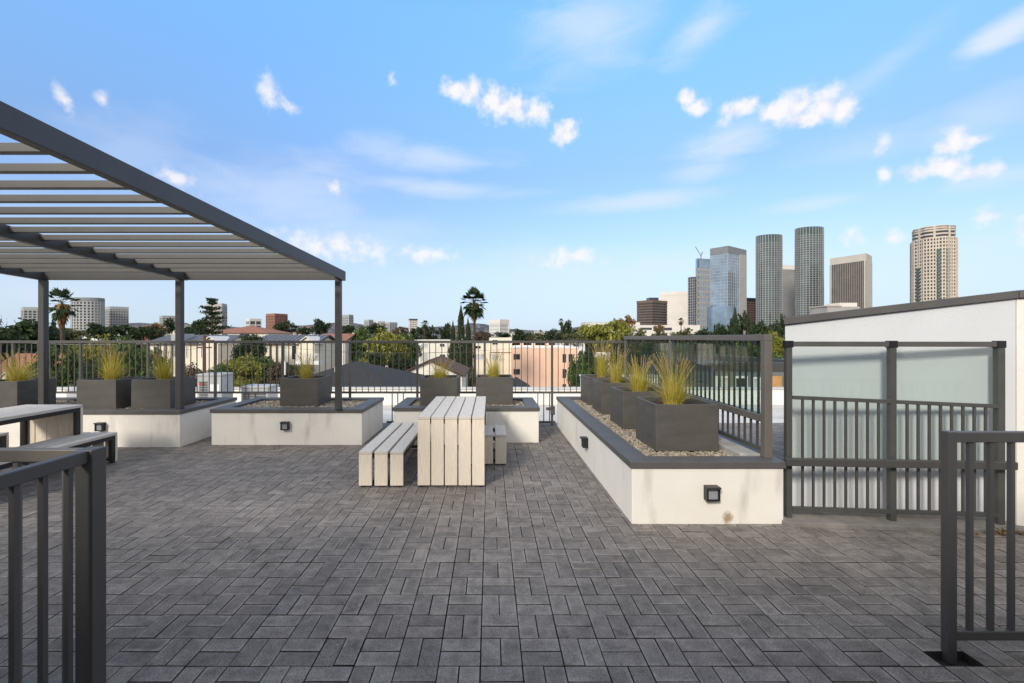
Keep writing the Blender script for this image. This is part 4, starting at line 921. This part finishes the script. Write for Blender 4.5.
tower('residential_tower', 'round-cornered green glass tower, the taller of the matching pair', ell(796.5, 822, 690, .7), wz(228.5, 690), M_GL_TEAL, M_SLABD, 3.35, .25, 5.5, .9, .5, crown=0, bandtop=12)
tower('office_tower', 'tan striped slab tower with a white top between the green pair', quad(778, 780, 800, 820, 812, 820), wz(265, 815), M_GL_DARK, M_GREYT, 400, .0, 1.9, .9, .3, crown=8, crown_m=M_WHITET)
t, pl_, H = tower('office_tower', 'broad dark louvred slab tower framed in pale concrete', quad(830.5, 866, 871.5, 640, 600, 622), wz(255, 610), M_GL_DARK, M_LOUV, 400, 0, 2.2, 1.15, .35, crown=9, crown_m=M_STONE)
b = MB()
q = [Vector(p) for p in pl_]; d = (q[2] - q[1]).normalized(); nn = Vector((d.y, -d.x)); d1 = (q[1] - q[0]).normalized(); n1 = Vector((d1.y, -d1.x))
b.prism([tuple(q[1] - d1 * 2 + n1 * .9), tuple(q[1] + n1 * .9 + nn * .9), tuple(q[2] + nn * .9), tuple(q[2] - nn * .5), tuple(q[1] - nn * .5 - d1 * 2)], 0, H - 9); b.prism([tuple(q[0] + n1 * .9), tuple(q[0] + d1 * 1.5 + n1 * .9), tuple(q[0] + d1 * 1.5 - n1 * .2), tuple(q[0] - n1 * .2)], 0, H - 9)
b.build('concrete_frame', M_STONE, t)
t = thing('podium_building', 'low stepped podium with pale parapets at the foot of the louvred slab', 'building', (wx(842, 560), 560, GROUND), group='skyline towers')
b = MB(); b.box(-18, 22, 0, 30, 0, wz(306.5, 560) + G0); b.build('wall', M_GREYT, t); b = MB(); b.box(0, 22, 4, 26, wz(306.5, 560) + G0, wz(302.5, 560) + G0); b.build('upper_storey', M_WHITET, t); b = MB(); b.box(-19, -1, -1, 31, wz(306.5, 560) + G0 + .01, wz(306, 560) + G0 + .8); b.build('roof', M_TAN, t)
# tan round tower
Y = 430
plan = []
for k in range(48):
    u = 2 * math.pi * k / 48; r = 15.0 * (1 + (.06 if (k // 3) % 2 else 0)); plan.append((wx(933.3, Y) + r * math.cos(u), Y + r * math.sin(u)))
t, pl_, H = tower('residential_tower', 'tan round apartment tower rising over the white stair wall', plan, wz(241, Y), M_GL_DARK, M_TAN, 3.2, .40, 3.4, .95, .4)
b = MB(); c_ = [(p[0] * .93, p[1] * .93) for p in pl_]; zc_ = wz(241, Y) + G0; zt = wz(229, Y) + G0
b2 = MB(); b2.prism(c_, zc_, zt - .3); b2.build('crown_glazing', M_GL_DARK, t)
for k in range(4): z = zc_ + .1 + (zt - zc_) * k / 3.4; b.prism([(p[0] * .95, p[1] * .95) for p in pl_], z, z + 1.5)
for k in range(0, 48, 3):
    u = 2 * math.pi * (k + .5) / 48; r = 14.5; p = Vector((math.cos(u), math.sin(u))); s_ = Vector((-p.y, p.x)); b.prism([tuple(p * (r - 1) - s_ * .8), tuple(p * r - s_ * .8), tuple(p * r + s_ * .8), tuple(p * (r - 1) + s_ * .8)], zc_, zt)
b.prism([(p[0] * .95, p[1] * .95) for p in pl_], zt - 2.4, zt); b.prism([(p[0] * .6, p[1] * .6) for p in pl_], zt, zt + 1.6)
b.build('crown', M_TAN, t)
for ang in (-3.05, -2.12, -1.72):
    b = MB()
    p = Vector((math.cos(ang), math.sin(ang))); s_ = Vector((-p.y, p.x)); r = 16.3; z = 14
    while z < (78 if ang < -2.5 else 92):
        b.prism([tuple(p * (r - 2) - s_ * 1.3), tuple(p * r - s_ * 1.3), tuple(p * r + s_ * 1.3), tuple(p * (r - 2) + s_ * 1.3)], z, z + 2.2); z += 3.2
    b.build('balcony_glazing', M_GL_TEAL, t)

# crane
t = thing('tower_crane', 'thin luffing crane on the tower beside the construction floors', 'crane', (wx(701, 690), 690, wz(259, 695)), group='skyline towers')
M_STEEL = paint('crane_steel', (.3, .3, .32), .6)
b = MB(); b.box(-.6, .6, -.6, .6, 0, 6); b.build('mast', M_STEEL, t); b = MB(); b.bar((0, 0, 4), (-8.5, 0, 18), .8, .9); b.build('jib', M_STEEL, t); b = MB(); b.bar((0, 0, 4), (2.5, 0, 10), 1.0, 1.2); b.build('counter_jib', M_STEEL, t)
# low white hall below the brown block
house('hall', 'long low cream hall at the foot of the brown office block', 'building', 636, 700, 420, 30, 325.5, 325, M_WHITET, M_TRIM, 'flat', [(640, 652, 327.5, 330), (655, 672, 327.5, 330.5)], group='flat-roofed blocks')
house('hall', 'pale building with a long flat roof on the rise behind the yellow trees', 'building', 586, 640, 520, 30, 322.5, 322, M_WHITET, M_GREYT, 'flat', [(592, 600, 325, 328), (606, 618, 325, 328)], group='flat-roofed blocks')
# left skyline
LW = 'mid-rise blocks on the horizon'
tower('residential_block', 'pale mid-rise block with setback roof, outermost on the horizon under the pergola', quad(21.5, 24, 45, 560, 550, 560), wz(307.5, 555), M_GL_DARK, M_SLAB, 3.1, .35, 4, 1.2, .4, crown=4, group=LW)
tower('residential_block', 'curved grey mid-rise with rounded shoulders beside the near palm', ell(73, 102.5, 520, .6), wz(298.5, 520), M_GL_DARK, M_SLAB, 3.2, .32, 4.2, 1.6, .4, crown=4, crown_m=M_CROWN, group=LW)
tower('residential_block', 'pale grey ribbed mid-rise next to the curved one', quad(105, 110.5, 128, 565, 550, 560), wz(307, 555), M_GL_MID, M_SLAB, 3.1, .4, 2.6, .9, .4, crown=3, group=LW)
tower('residential_block', 'squat grey mid-rise just short of the middle pergola post', quad(160, 163, 177, 610, 600, 610), wz(316, 605), M_GL_DARK, M_SLAB, 3.1, .4, 3, 1, .4, crown=3, group=LW)
tower('residential_block', 'grey mid-rise standing behind the tall pine', quad(206, 222, 226.5, 520, 500, 515), wz(304, 505), M_GL_DARK, M_GREYT, 3.1, .45, 3, 1.1, .4, crown=3, group=LW)
tower('residential_block', 'small dark-glazed white block beside the brick tower', quad(246.5, 250, 261, 610, 600, 610), wz(319, 605), M_GL_DARK, M_WHITET, 6, .25, 6, 1.4, .4, crown=3, group=LW)
tower('residential_block', 'red brick mid-rise tower', quad(266.5, 275, 287, 510, 500, 515), wz(314, 505), M_GL_MID, M_BRICK, 3.2, .45, 3, 1, .35, crown=2.5, group=LW)
tower('residential_block', 'pale slim block right behind the pergola corner post', quad(342, 349, 353, 610, 595, 605), wz(315, 600), M_GL_MID, M_SLAB, 3.1, .4, 3, 1, .3, crown=2, group=LW)
tower('residential_block', 'slim grey block, tallest of three in a row on the horizon', quad(364.5, 369, 373, 690, 680, 690), wz(320, 685), M_GL_MID, M_SLAB, 3.1, .4, 3, 1, .3, crown=2, group=LW)
tower('residential_block', 'grey block in the middle of the three in a row', quad(374, 378, 385, 700, 690, 700), wz(321.5, 695), M_GL_MID, M_WHITET, 3.1, .4, 3, 1, .3, crown=2, group=LW)
tower('residential_block', 'wide grey block at the treeward end of the three in a row', quad(386, 390, 397, 690, 680, 690), wz(322.5, 685), M_GL_MID, M_SLAB, 3.1, .4, 3, 1, .3, crown=2, group=LW)
tower('residential_block', 'lone white tower with a dark cap on the horizon', quad(409, 410, 417.3, 650, 645, 650), wz(319, 645), M_GL_MID, M_WHITET, 3.1, .4, 2.5, .8, .3, crown=2, crown_m=M_GL_DARK, group=LW)
tower('residential_block', 'white office block with a pale green glass face beside the tall palm', quad(490, 500, 508.5, 470, 460, 468), wz(320, 465), M_WINL, M_WHITET, 3.4, .35, 30, .8, .3, crown=4, group=LW)
# low houses scattered towards the horizon
lows = [(130, 150, 300, 326, 'brown'), (152, 160, 330, 327, 'white'), (112, 124, 260, 330, 'pale'), (300, 312, 360, 327, 'white'), (352, 362, 340, 328, 'pale'), (398, 406, 380, 329, 'white'), (292, 300, 300, 331, 'cream'), (168, 178, 260, 323, 'cream'), (84, 98, 230, 331, 'white'), (455, 466, 300, 331, 'pale'), (510, 522, 330, 331, 'cream'), (535, 545, 360, 331, 'white')]
for k, (a, c, Y, yt, col) in enumerate(lows):
    wm_ = {'brown': M_BRICK, 'white': M_WHITEB, 'pale': M_PALE, 'cream': M_CREAM}[col]
    place_ = ['behind the leafy treetops beside the ribbed mid-rise', 'next to the middle pergola post', 'below the ribbed mid-rise', 'between the brick tower and the corner post', 'by the pergola corner post', 'near the lone white tower', 'beside the brick tower', 'below the squat grey mid-rise', 'below the curved mid-rise', 'behind the dark cypress', 'past the white office block', 'among trees above the salmon block'][k]
    house('distant_house', '%s low house far off %s' % (col, place_), 'house', a, c, Y, 12, yt + 2.2, yt, wm_, M_TERRA if k % 3 == 0 else M_GREYT, 'x' if k % 2 else 'hip', [(a + 2, a + 4, yt + 3, yt + 5), (c - 4, c - 2, yt + 3, yt + 5)], group='low houses far off')

# ------------------------------------------------------------------ trees
KINDS = {'dark': [(.012, .022, .010), (.022, .038, .014), (.038, .055, .020)], 'mid': [(.018, .035, .010), (.04, .07, .017), (.085, .115, .028)], 'yellow': [(.045, .06, .012), (.12, .125, .022), (.21, .19, .035)],
         'rust': [(.05, .035, .016), (.14, .075, .025), (.20, .13, .04)], 'olive': [(.03, .036, .016), (.07, .075, .03), (.12, .115, .05)], 'brown': [(.035, .028, .02), (.075, .055, .035), (.11, .08, .05)]}
LEAF = {k: island_mat('leaf_' + k, [tuple(x * (1.9 if k in ('yellow', 'mid', 'rust') else 1.5) for x in q) for q in c], .7, translucent=.25) for k, c in KINDS.items()}
def crown_mesh(seed, kind, n_clump, per, leaf, flat=1.0):
    rd = random.Random(seed); b = MB(); clumps = []
    for _ in range(n_clump):
        while True:
            p = Vector((rd.uniform(-1, 1), rd.uniform(-1, 1), rd.uniform(0, 1)))
            q = Vector((p.x, p.y, (p.z - .42) / .58 if p.z > .42 else (p.z - .42) / .5))
            if .35 < q.length < .95: break
        clumps.append((p * .86 + Vector((0, 0, .06)), rd.uniform(.14, .34)))
    for c, r in clumps:
        for _ in range(per):
            d = Vector((rd.gauss(0, 1), rd.gauss(0, 1), rd.gauss(0, 1))).normalized() * r * rd.uniform(.45, 1.05) ; d.z *= .62
            p = c + d
            n = (d.normalized() + Vector((rd.gauss(0, .6), rd.gauss(0, .6), rd.gauss(0, .6) + .35))).normalized()
            u = n.orthogonal().normalized(); w = n.cross(u); a = rd.uniform(0, 6.28); u, w = u * math.cos(a) + w * math.sin(a), w * math.cos(a) - u * math.sin(a)
            l = leaf * rd.uniform(.6, 1.4)
            b.face([p - u * l, p - w * l * .55 + n * l * .15, p + u * l, p + w * l * .55 + n * l * .15])
    return b.mesh('crown', LEAF[kind])
def trunk_mesh(seed):
    rd = random.Random(seed); b = MB()
    b.tube([(0, 0, 0), (.02, .01, .35), (.0, .03, .62), (.03, 0, .9)], [.05, .038, .028, .008], 7)
    for k in range(6):
        a = k * 1.05 + rd.uniform(-.3, .3); z = rd.uniform(.28, .5); d = Vector((math.cos(a), math.sin(a), 0))
        b.tube([(0, 0, z), tuple(d * .22 + Vector((0, 0, z + .14))), tuple(d * .55 + Vector((0, 0, z + rd.uniform(.25, .4))))], [.022, .015, .005], 5)
    return b.mesh('trunk', M_BARK)
CROWNS, TRUNKS = {}, [trunk_mesh(k) for k in range(3)]
def crown_of(kind, v, big):
    key = (kind, v, big)
    if key not in CROWNS:
        CROWNS[key] = crown_mesh(hash((len(kind), v, big)) % 9999 + v, kind, 60 if big else 42, 75 if big else 26, .045 if big else .085)
    return CROWNS[key]
tree_n = 0
def tree(px, ytop, ybot, Y, wpx, kind, label, name='broadleaf_tree', group='trees around the houses'):
    global tree_n
    tree_n += 1
    zt, zb = wz(ytop, Y), max(GROUND + 1.0, wz(ybot, Y)); r = wpx / 2 / F * Y
    t = thing(name, label, 'tree', (wx(px, Y), Y + r * .5, GROUND), random.uniform(0, 6.28), group)
    c = place(crown_of(kind, tree_n % 3, Y < 90), 'crown', t, (0, 0, zb - GROUND)); c.scale = (r, r, zt - zb)
    k = place(TRUNKS[tree_n % 3], 'trunk', t); h = zt - GROUND; k.scale = (min(r, h * .5), min(r, h * .5), h * .92)
    return t
T = [  # px, top, bottom, distance, width, kind, label
 (12, 318, 352, 95, 74, 'dark', 'broad dark tree behind the outermost horizon block'), (-40, 312, 372, 70, 70, 'dark', 'dark tree half cropped at the edge beyond the pergola'),
 (38, 324, 350, 120, 34, 'brown', 'bare brownish tree beside the far pergola post'), (62, 328, 346, 140, 40, 'olive', 'olive tree under the near palm'),
 (84, 333, 392, 48, 56, 'yellow', 'yellow-green tree filling the gap past the far pergola post'), (44, 342, 396, 44, 46, 'mid', 'green tree behind the far pergola post'), (118, 336, 398, 46, 56, 'mid', 'round green tree behind the two boxes'),
 (92, 355, 400, 38, 44, 'dark', 'dark low tree close behind the two boxes'), (142, 345, 400, 50, 40, 'mid', 'green tree with yellow edges just before the slate-roofed house'), 
 (92, 322, 338, 190, 30, 'dark', 'dark far tree under the curved mid-rise'), (120, 323, 340, 150, 44, 'dark', 'wide dark tree below the ribbed mid-rise'), (142, 326, 341, 150, 34, 'dark', 'dark tree beside the rust-leaved one'),
 (150, 322, 337, 170, 24, 'rust', 'rust-leaved tree before the middle pergola post'), (190, 324, 337, 180, 30, 'dark', 'dark tree between middle post and tall pine'), (168, 318, 334, 210, 12, 'dark', 'narrow dark tree by the squat mid-rise'),
 (243, 331, 364, 60, 38, 'dark', 'dark rounded tree between the two slate-roofed houses'), (236, 352, 393, 48, 52, 'yellow', 'sunny yellow-green tree beside the red-badged unit'), (262, 354, 392, 50, 34, 'mid', 'green tree at the black shingle roof'), (214, 364, 394, 46, 36, 'mid', 'low green tree behind the middle post'),
 (190, 362, 396, 40, 30, 'brown', 'brown leafless shrub tree at the middle post'), (278, 360, 392, 46, 34, 'brown', 'russet shrub tree below the cream balcony house'), (232, 376, 396, 34, 28, 'yellow', 'small bright shrub next to the grille unit'), (292, 364, 380, 56, 40, 'dark', 'dark shrub tree under the cream balcony'),
 (283, 321, 334, 190, 27, 'dark', 'dark round tree at the foot of the brick tower'), (318, 318, 334, 185, 24, 'dark', 'clear round dark tree on the skyline before the corner post'), (303, 326, 335, 230, 20, 'dark', 'small dark tree between brick tower and corner post'),
 (334, 340, 366, 90, 24, 'rust', 'rust tree behind the pergola corner post'), (356, 326, 366, 88, 42, 'mid', 'green tree past the corner post'), (384, 327, 368, 78, 54, 'yellow', 'large yellow-green tree before the slim grey blocks'), (404, 331, 370, 84, 36, 'mid', 'green tree beside the pale apartments'),
 (366, 350, 378, 58, 44, 'dark', 'dark tree over the black shingle roof'), (398, 352, 380, 62, 36, 'dark', 'dark tree behind the chimney'), (362, 358, 376, 48, 18, 'yellow', 'small golden tree over the black roof'), (372, 323, 334, 240, 30, 'dark', 'dark far tree under the slim blocks'), (346, 324, 334, 210, 22, 'dark', 'dark far tree under the corner-post block'),
 (430, 326, 342, 170, 20, 'dark', 'dark tree behind the pale apartments'), (446, 322, 342, 150, 18, 'dark', 'upright dark tree above the pale apartments'), (416, 325, 341, 180, 16, 'dark', 'dark tree at the lone white tower'), (400, 326, 336, 230, 20, 'brown', 'brown far tree near the lone white tower'),
 (452, 346, 380, 90, 20, 'brown', 'brown tree beside the cypress'), (482, 330, 342, 160, 22, 'brown', 'brown tree behind the tall palm'), (500, 332, 340, 200, 30, 'dark', 'dark tree below the white office block'), (521, 328, 344, 170, 26, 'dark', 'dark tree past the white office block'), (540, 331, 346, 150, 32, 'olive', 'olive tree behind the salmon block'),
 (556, 329, 346, 140, 26, 'dark', 'dark tree over the salmon block end'), (567, 319, 338, 170, 14, 'dark', 'tall dark pine-like tree with a flat top on the skyline'), (578, 326, 342, 180, 12, 'dark', 'slim dark tree beside the flat-topped one'), (573, 332, 348, 130, 34, 'olive', 'olive tree past the salmon block'),
 (594, 321, 346, 135, 36, 'yellow', 'golden tree at the fence corner'), (617, 318, 348, 130, 42, 'yellow', 'large golden tree over the long planter'), (628, 315, 334, 145, 20, 'rust', 'rust-topped tree beside the large golden one'), (642, 328, 352, 120, 34, 'olive', 'olive tree under the brown office block'),
 (665, 329, 350, 120, 32, 'olive', 'grey-green tree below the off-white tower'), (660, 324, 333, 260, 12, 'rust', 'small pinkish far tree by the cream hall'), (690, 327, 350, 115, 30, 'olive', 'olive tree below the construction tower'), (712, 326, 350, 110, 28, 'dark', 'dark tree below the tall blue tower'),
 (746, 313, 350, 100, 34, 'dark', 'tallest dark tree at the foot of the shorter green tower'), (726, 322, 352, 105, 24, 'dark', 'dark tree beside the conifer'), (768, 318, 352, 95, 34, 'dark', 'dark tree below the shorter green tower'), (790, 316, 352, 105, 30, 'dark', 'dark tree partly hidden by the white stair wall'), (778, 330, 356, 80, 28, 'yellow', 'yellow-green tree beside the white stair wall'),
 (590, 347, 394, 70, 40, 'dark', 'dark tree right behind the farthest box'), (580, 352, 396, 60, 26, 'mid', 'green tree between salmon block and farthest box'), (622, 340, 396, 62, 44, 'dark', 'dark tree behind the second row of box grasses'), (652, 340, 400, 52, 52, 'dark', 'dark tree behind the glass over the nearest box'), (684, 338, 402, 50, 50, 'mid', 'green tree seen through the first glass panel'), (722, 336, 384, 40, 56, 'dark', 'dark tree seen through the glass by the pale modern house'), (764, 336, 384, 42, 60, 'mid', 'green tree seen through the glass above the modern house'),
]
for a in T: tree(*a)
# cypresses
def cypress_mesh(seed, n):
    rd = random.Random(seed); b = MB()
    for _ in range(n):
        z = rd.random() ** .85; r = (.55 + .45 * math.sin(min(1, z * 1.6) * math.pi * .5)) * (1 - z ** 2.2) * (1 + .22 * math.sin(z * 23 + rd.gauss(0, .4))); a = rd.uniform(0, 6.283); rr = r * rd.uniform(.6, 1.08)
        p = Vector((math.cos(a) * rr, math.sin(a) * rr, z)); u = Vector((math.cos(a) * .5 + rd.gauss(0, .25), math.sin(a) * .5 + rd.gauss(0, .25), 0)); w = Vector((-math.sin(a), math.cos(a), 0))
        l = rd.uniform(.1, .24); b.face([p - w * l * .5, p + u * l * .4 + Vector((0, 0, .012)), p + w * l * .5, p + Vector((0, 0, rd.uniform(.02, .045)))])
    return b.mesh('crown', LEAF['dark'])
CYP = [cypress_mesh(1, 2600), cypress_mesh(2, 2200)]
def cypress(px, ytop, Y, wpx, v, label, name='cypress_tree'):
    r = wpx / 2 / F * Y; h = wz(ytop, Y) - GROUND; t = thing(name, label, 'tree', (wx(px, Y), Y, GROUND), random.uniform(0, 6), 'cypresses and conifers')
    c = place(CYP[v], 'crown', t, (0, 0, .5)); c.scale = (r, r, h - .5)
    b = MB(); b.tube([(0, 0, 0), (0, 0, h * .9)], [.28, .04], 7); b.build('trunk', M_BARK, t)
cypress(461, 307, 76, 17, 0, 'tallest dark cypress, rising beside the tall palm'); cypress(453, 323, 78, 14, 1, 'shorter dark cypress on the open side of the tallest one'); cypress(468, 320, 74, 15, 1, 'dark cypress between the tallest one and the palm trunk'); cypress(735, 309, 100, 14, 1, 'slim brownish conifer before the tall blue tower', 'conifer_tree')
# fan palms
def palm(px, ytop, Y, wpx, label, skirt, thick=.2, nf=54, seed=3):
    rd = random.Random(seed); R_ = wpx / 2 / F * Y; zt = wz(ytop, Y); H = zt - GROUND - R_ * .95
    t = thing('fan_palm', label, 'tree', (wx(px, Y), Y, GROUND), 0, 'fan palms')
    b = MB(); b.tube([(0, 0, 0), (.12, 0, H * .4), (.05, 0, H * .8), (0, 0, H)], [thick * 1.5, thick, thick * .9, thick], 9); b.build('trunk', M_BARK, t)
    b = MB()
    def frond(a, el, L, droop):
        d = Vector((math.cos(a) * math.cos(el), math.sin(a) * math.cos(el), math.sin(el))); base = Vector((0, 0, H)); tip = base + d * L * .62 + Vector((0, 0, -droop * L * .12))
        b.bar(base, tip, .05, .03); sd = d.cross(Vector((0, 0, 1))).normalized() if abs(d.z) < .98 else Vector((1, 0, 0)); up = sd.cross(d)
        for k in range(13):
            f = (k / 12 - .5) * 2.9; e = (d * math.cos(f) + sd * math.sin(f)); l = L * .46 * (1 - .18 * abs(f) / 1.35) * rd.uniform(.85, 1.1)
            tipp = tip + e * l + Vector((0, 0, -droop * l * rd.uniform(.25, .55))); w = (sd * math.cos(f) - d * math.sin(f)) * .075 * L * .6
            mid = tip + e * l * .55 + up * .03
            b.poly([tip, mid + w, tipp, mid - w], [(0, 1, 2, 3)])
    for k in range(nf): frond(k * 2.39996, R(84 - 158 * (k / nf) ** .85 + rd.gauss(0, 8)), R_ * rd.uniform(.92, 1.15), .25 + .45 * k / nf)
    b.build('fronds', LEAF['dark'], t)
    b = MB()
    for k in range(90):
        a = rd.uniform(0, 6.283); z = H - rd.uniform(0, R_ * (.7 + skirt)); r = thick + R_ * .42 * (1 - (H - z) / (R_ * (.75 + skirt))) ; p = Vector((math.cos(a) * r * .6, math.sin(a) * r * .6, z)); w = Vector((-math.sin(a), math.cos(a), 0)) * R_ * .1
        b.poly([p - w, p + w, p + Vector((math.cos(a) * r * .5, math.sin(a) * r * .5, -R_ * .45))], [(0, 1, 2)])
    b.build('dead_fronds', LEAF['rust'], t)
palm(474, 288.5, 74, 29, 'tall fan palm with a skirt of dead fronds, rising beside the cypress', .35, .22, 52, seed=3)
palm(62, 289, 66, 31, 'fan palm with a thick brown skirt beside the far pergola post', .6, .3, 26, seed=5)
palm(681, 318, 330, 7, 'tiny far palm before the off-white office tower', .2, .3, 30, 7); palm(561, 318.5, 240, 7, 'tiny far palm beside the flat-topped dark tree', .2, .25, 30, 8); palm(425, 320, 170, 9, 'small far palm above the pale apartments', .3, .25, 36, 9); palm(172, 311.5 + 8, 240, 7, 'tiny far palm by the squat grey mid-rise', .2, .25, 30, 10)
# tiered pine
def tier_pine(px, ytop, Y, wpx, label):
    rd = random.Random(4); h = wz(ytop, Y) - GROUND; Rr = wpx / 2 / F * Y
    t = thing('tiered_pine', label, 'tree', (wx(px, Y), Y, GROUND), 0, 'cypresses and conifers')
    b = MB(); c = MB(); b.tube([(0, 0, 0), (0, 0, h * .98)], [.4, .08], 8)
    tiers = [(1.0, .32), (.955, .16), (.90, .42), (.85, .60), (.80, .72), (.75, .80), (.70, .88), (.645, .95), (.60, 1.0), (.55, .95)]
    for z, f in tiers:
        nb = 5 if z > .98 else 6
        for k in range(nb):
            a = rd.uniform(0, 6.283); L_ = Rr * f * rd.uniform(.6, 1.15); d = Vector((math.cos(a), math.sin(a), 0)); z0 = h * z - (.3 if z > .98 else 0); p1 = Vector((0, 0, z0)) + d * L_ + Vector((0, 0, L_ * .12))
            b.tube([(0, 0, z0 - .3), tuple(Vector((0, 0, z0 - .25)) + d * L_ * .5), tuple(p1)], [.09, .07, .03], 5)
            for q in range(46):
                u = rd.uniform(.25, 1.05); p = Vector((0, 0, z0)) + d * L_ * u + Vector((rd.gauss(0, .28), rd.gauss(0, .28), L_ * .12 * u + rd.uniform(-.12, .28)))
                n = Vector((rd.gauss(0, 1), rd.gauss(0, 1), rd.gauss(0, 1))).normalized(); m = n.orthogonal().normalized(); l = rd.uniform(.14, .34); w = n.cross(m); c.face([p - n * l, p - m * l * .4, p + n * l, p + m * l * .4])
    b.build('trunk', M_BARK, t); c.build('crown', LEAF['dark'], t)
tier_pine(212, 299, 88, 34, 'tall open pine with tiered branches and a flat top behind the terracotta villa')
tree(200, 317, 336, 95, 24, 'dark', 'rounded dark tree leaning against the tall tiered pine')
# far tree canopy: one mass
b = MB(); rd = random.Random(21)
for _ in range(1500):
    Y = 170 + 900 * rd.random() ** 1.5; x = rd.uniform(-1.35, 1.4) * Y; r = rd.uniform(3, 7.5) * (1 + Y / 1200); h = rd.uniform(6.0, 11.0) + (1.5 if rd.random() < .15 else 0)
    for _ in range(44 if Y < 500 else 26):
        d = Vector((rd.gauss(0, 1), rd.gauss(0, 1), rd.gauss(0, 1))).normalized() * rd.uniform(.6, 1); p = Vector((x + d.x * r, Y + d.y * r, GROUND + h * .62 + d.z * h * .4)); l = r * rd.uniform(.15, .32)
        n = (d + Vector((rd.gauss(0, .5), rd.gauss(0, .5), .4))).normalized(); u = n.orthogonal().normalized(); w = n.cross(u); b.face([p - u * l, p - w * l * .6, p + u * l, p + w * l * .6])
tag(b.build('distant_trees', island_mat('leaf_far', [(.02, .035, .02), (.045, .06, .028), (.03, .04, .022), (.09, .085, .04), (.05, .07, .03)], .8)), 'mass of far treetops between the houses and the horizon', 'trees', kind='stuff')
# utility pole and wires
M_WIRE = paint('wire', (.12, .12, .12), .6); M_WIREL = paint('pale_wire', (.35, .35, .34), .6); M_POLE = paint('pole_timber', (.17, .085, .05), .9, var=.2)
t = thing('utility_pole', 'rust-brown timber utility pole before the slate-roofed house', 'pole', (wx(204.5, 52), 52, GROUND))
hp = wz(335, 52) - GROUND; b = MB(); b.tube([(0, 0, 0), (0, 0, hp)], [.19, .14], 10); b.build('post', M_POLE, t); b = MB(); b.box(-1.1, 1.1, -.07, .07, hp - .7, hp - .55); b.box(-.8, .8, -.071, .069, hp - 1.5, hp - 1.36); b.build('crossarm', M_POLE, t)
def wire(label, a, c, sag, r=.02, m=M_WIRE):
    b = MB(); a, c = Vector(a), Vector(c); b.tube([a.lerp(c, k / 16) - Vector((0, 0, sag * 4 * (k / 16) * (1 - k / 16))) for k in range(17)], r, 5); tag(b.build('power_line', m), label, 'wire', 'overhead wires')
pz = GROUND + hp
wire('pale overhead cable sagging across the dark trees beyond the outermost box', (wx(-160, 38), 38, wz(325, 38)), (wx(204.5, 52), 51.9, pz - .6), 1.0, .035, M_WIREL)
wire('thin overhead wire from the timber pole past the middle pergola post', (wx(-160, 40), 40, wz(368, 40)), (wx(204.5, 52), 51.9, pz - 1.4), .8, .018)
wire('thin overhead wire from the timber pole towards the black shingle roof', (wx(204.5, 52), 52.1, pz - .6), (wx(470, 60), 60, wz(352, 60)), .6, .018)
wire('overhead wire crossing the dark trees beside the pale apartments', (wx(330, 70), 70, wz(352, 70)), (wx(560, 80), 80, wz(344, 80)), .7, .02)
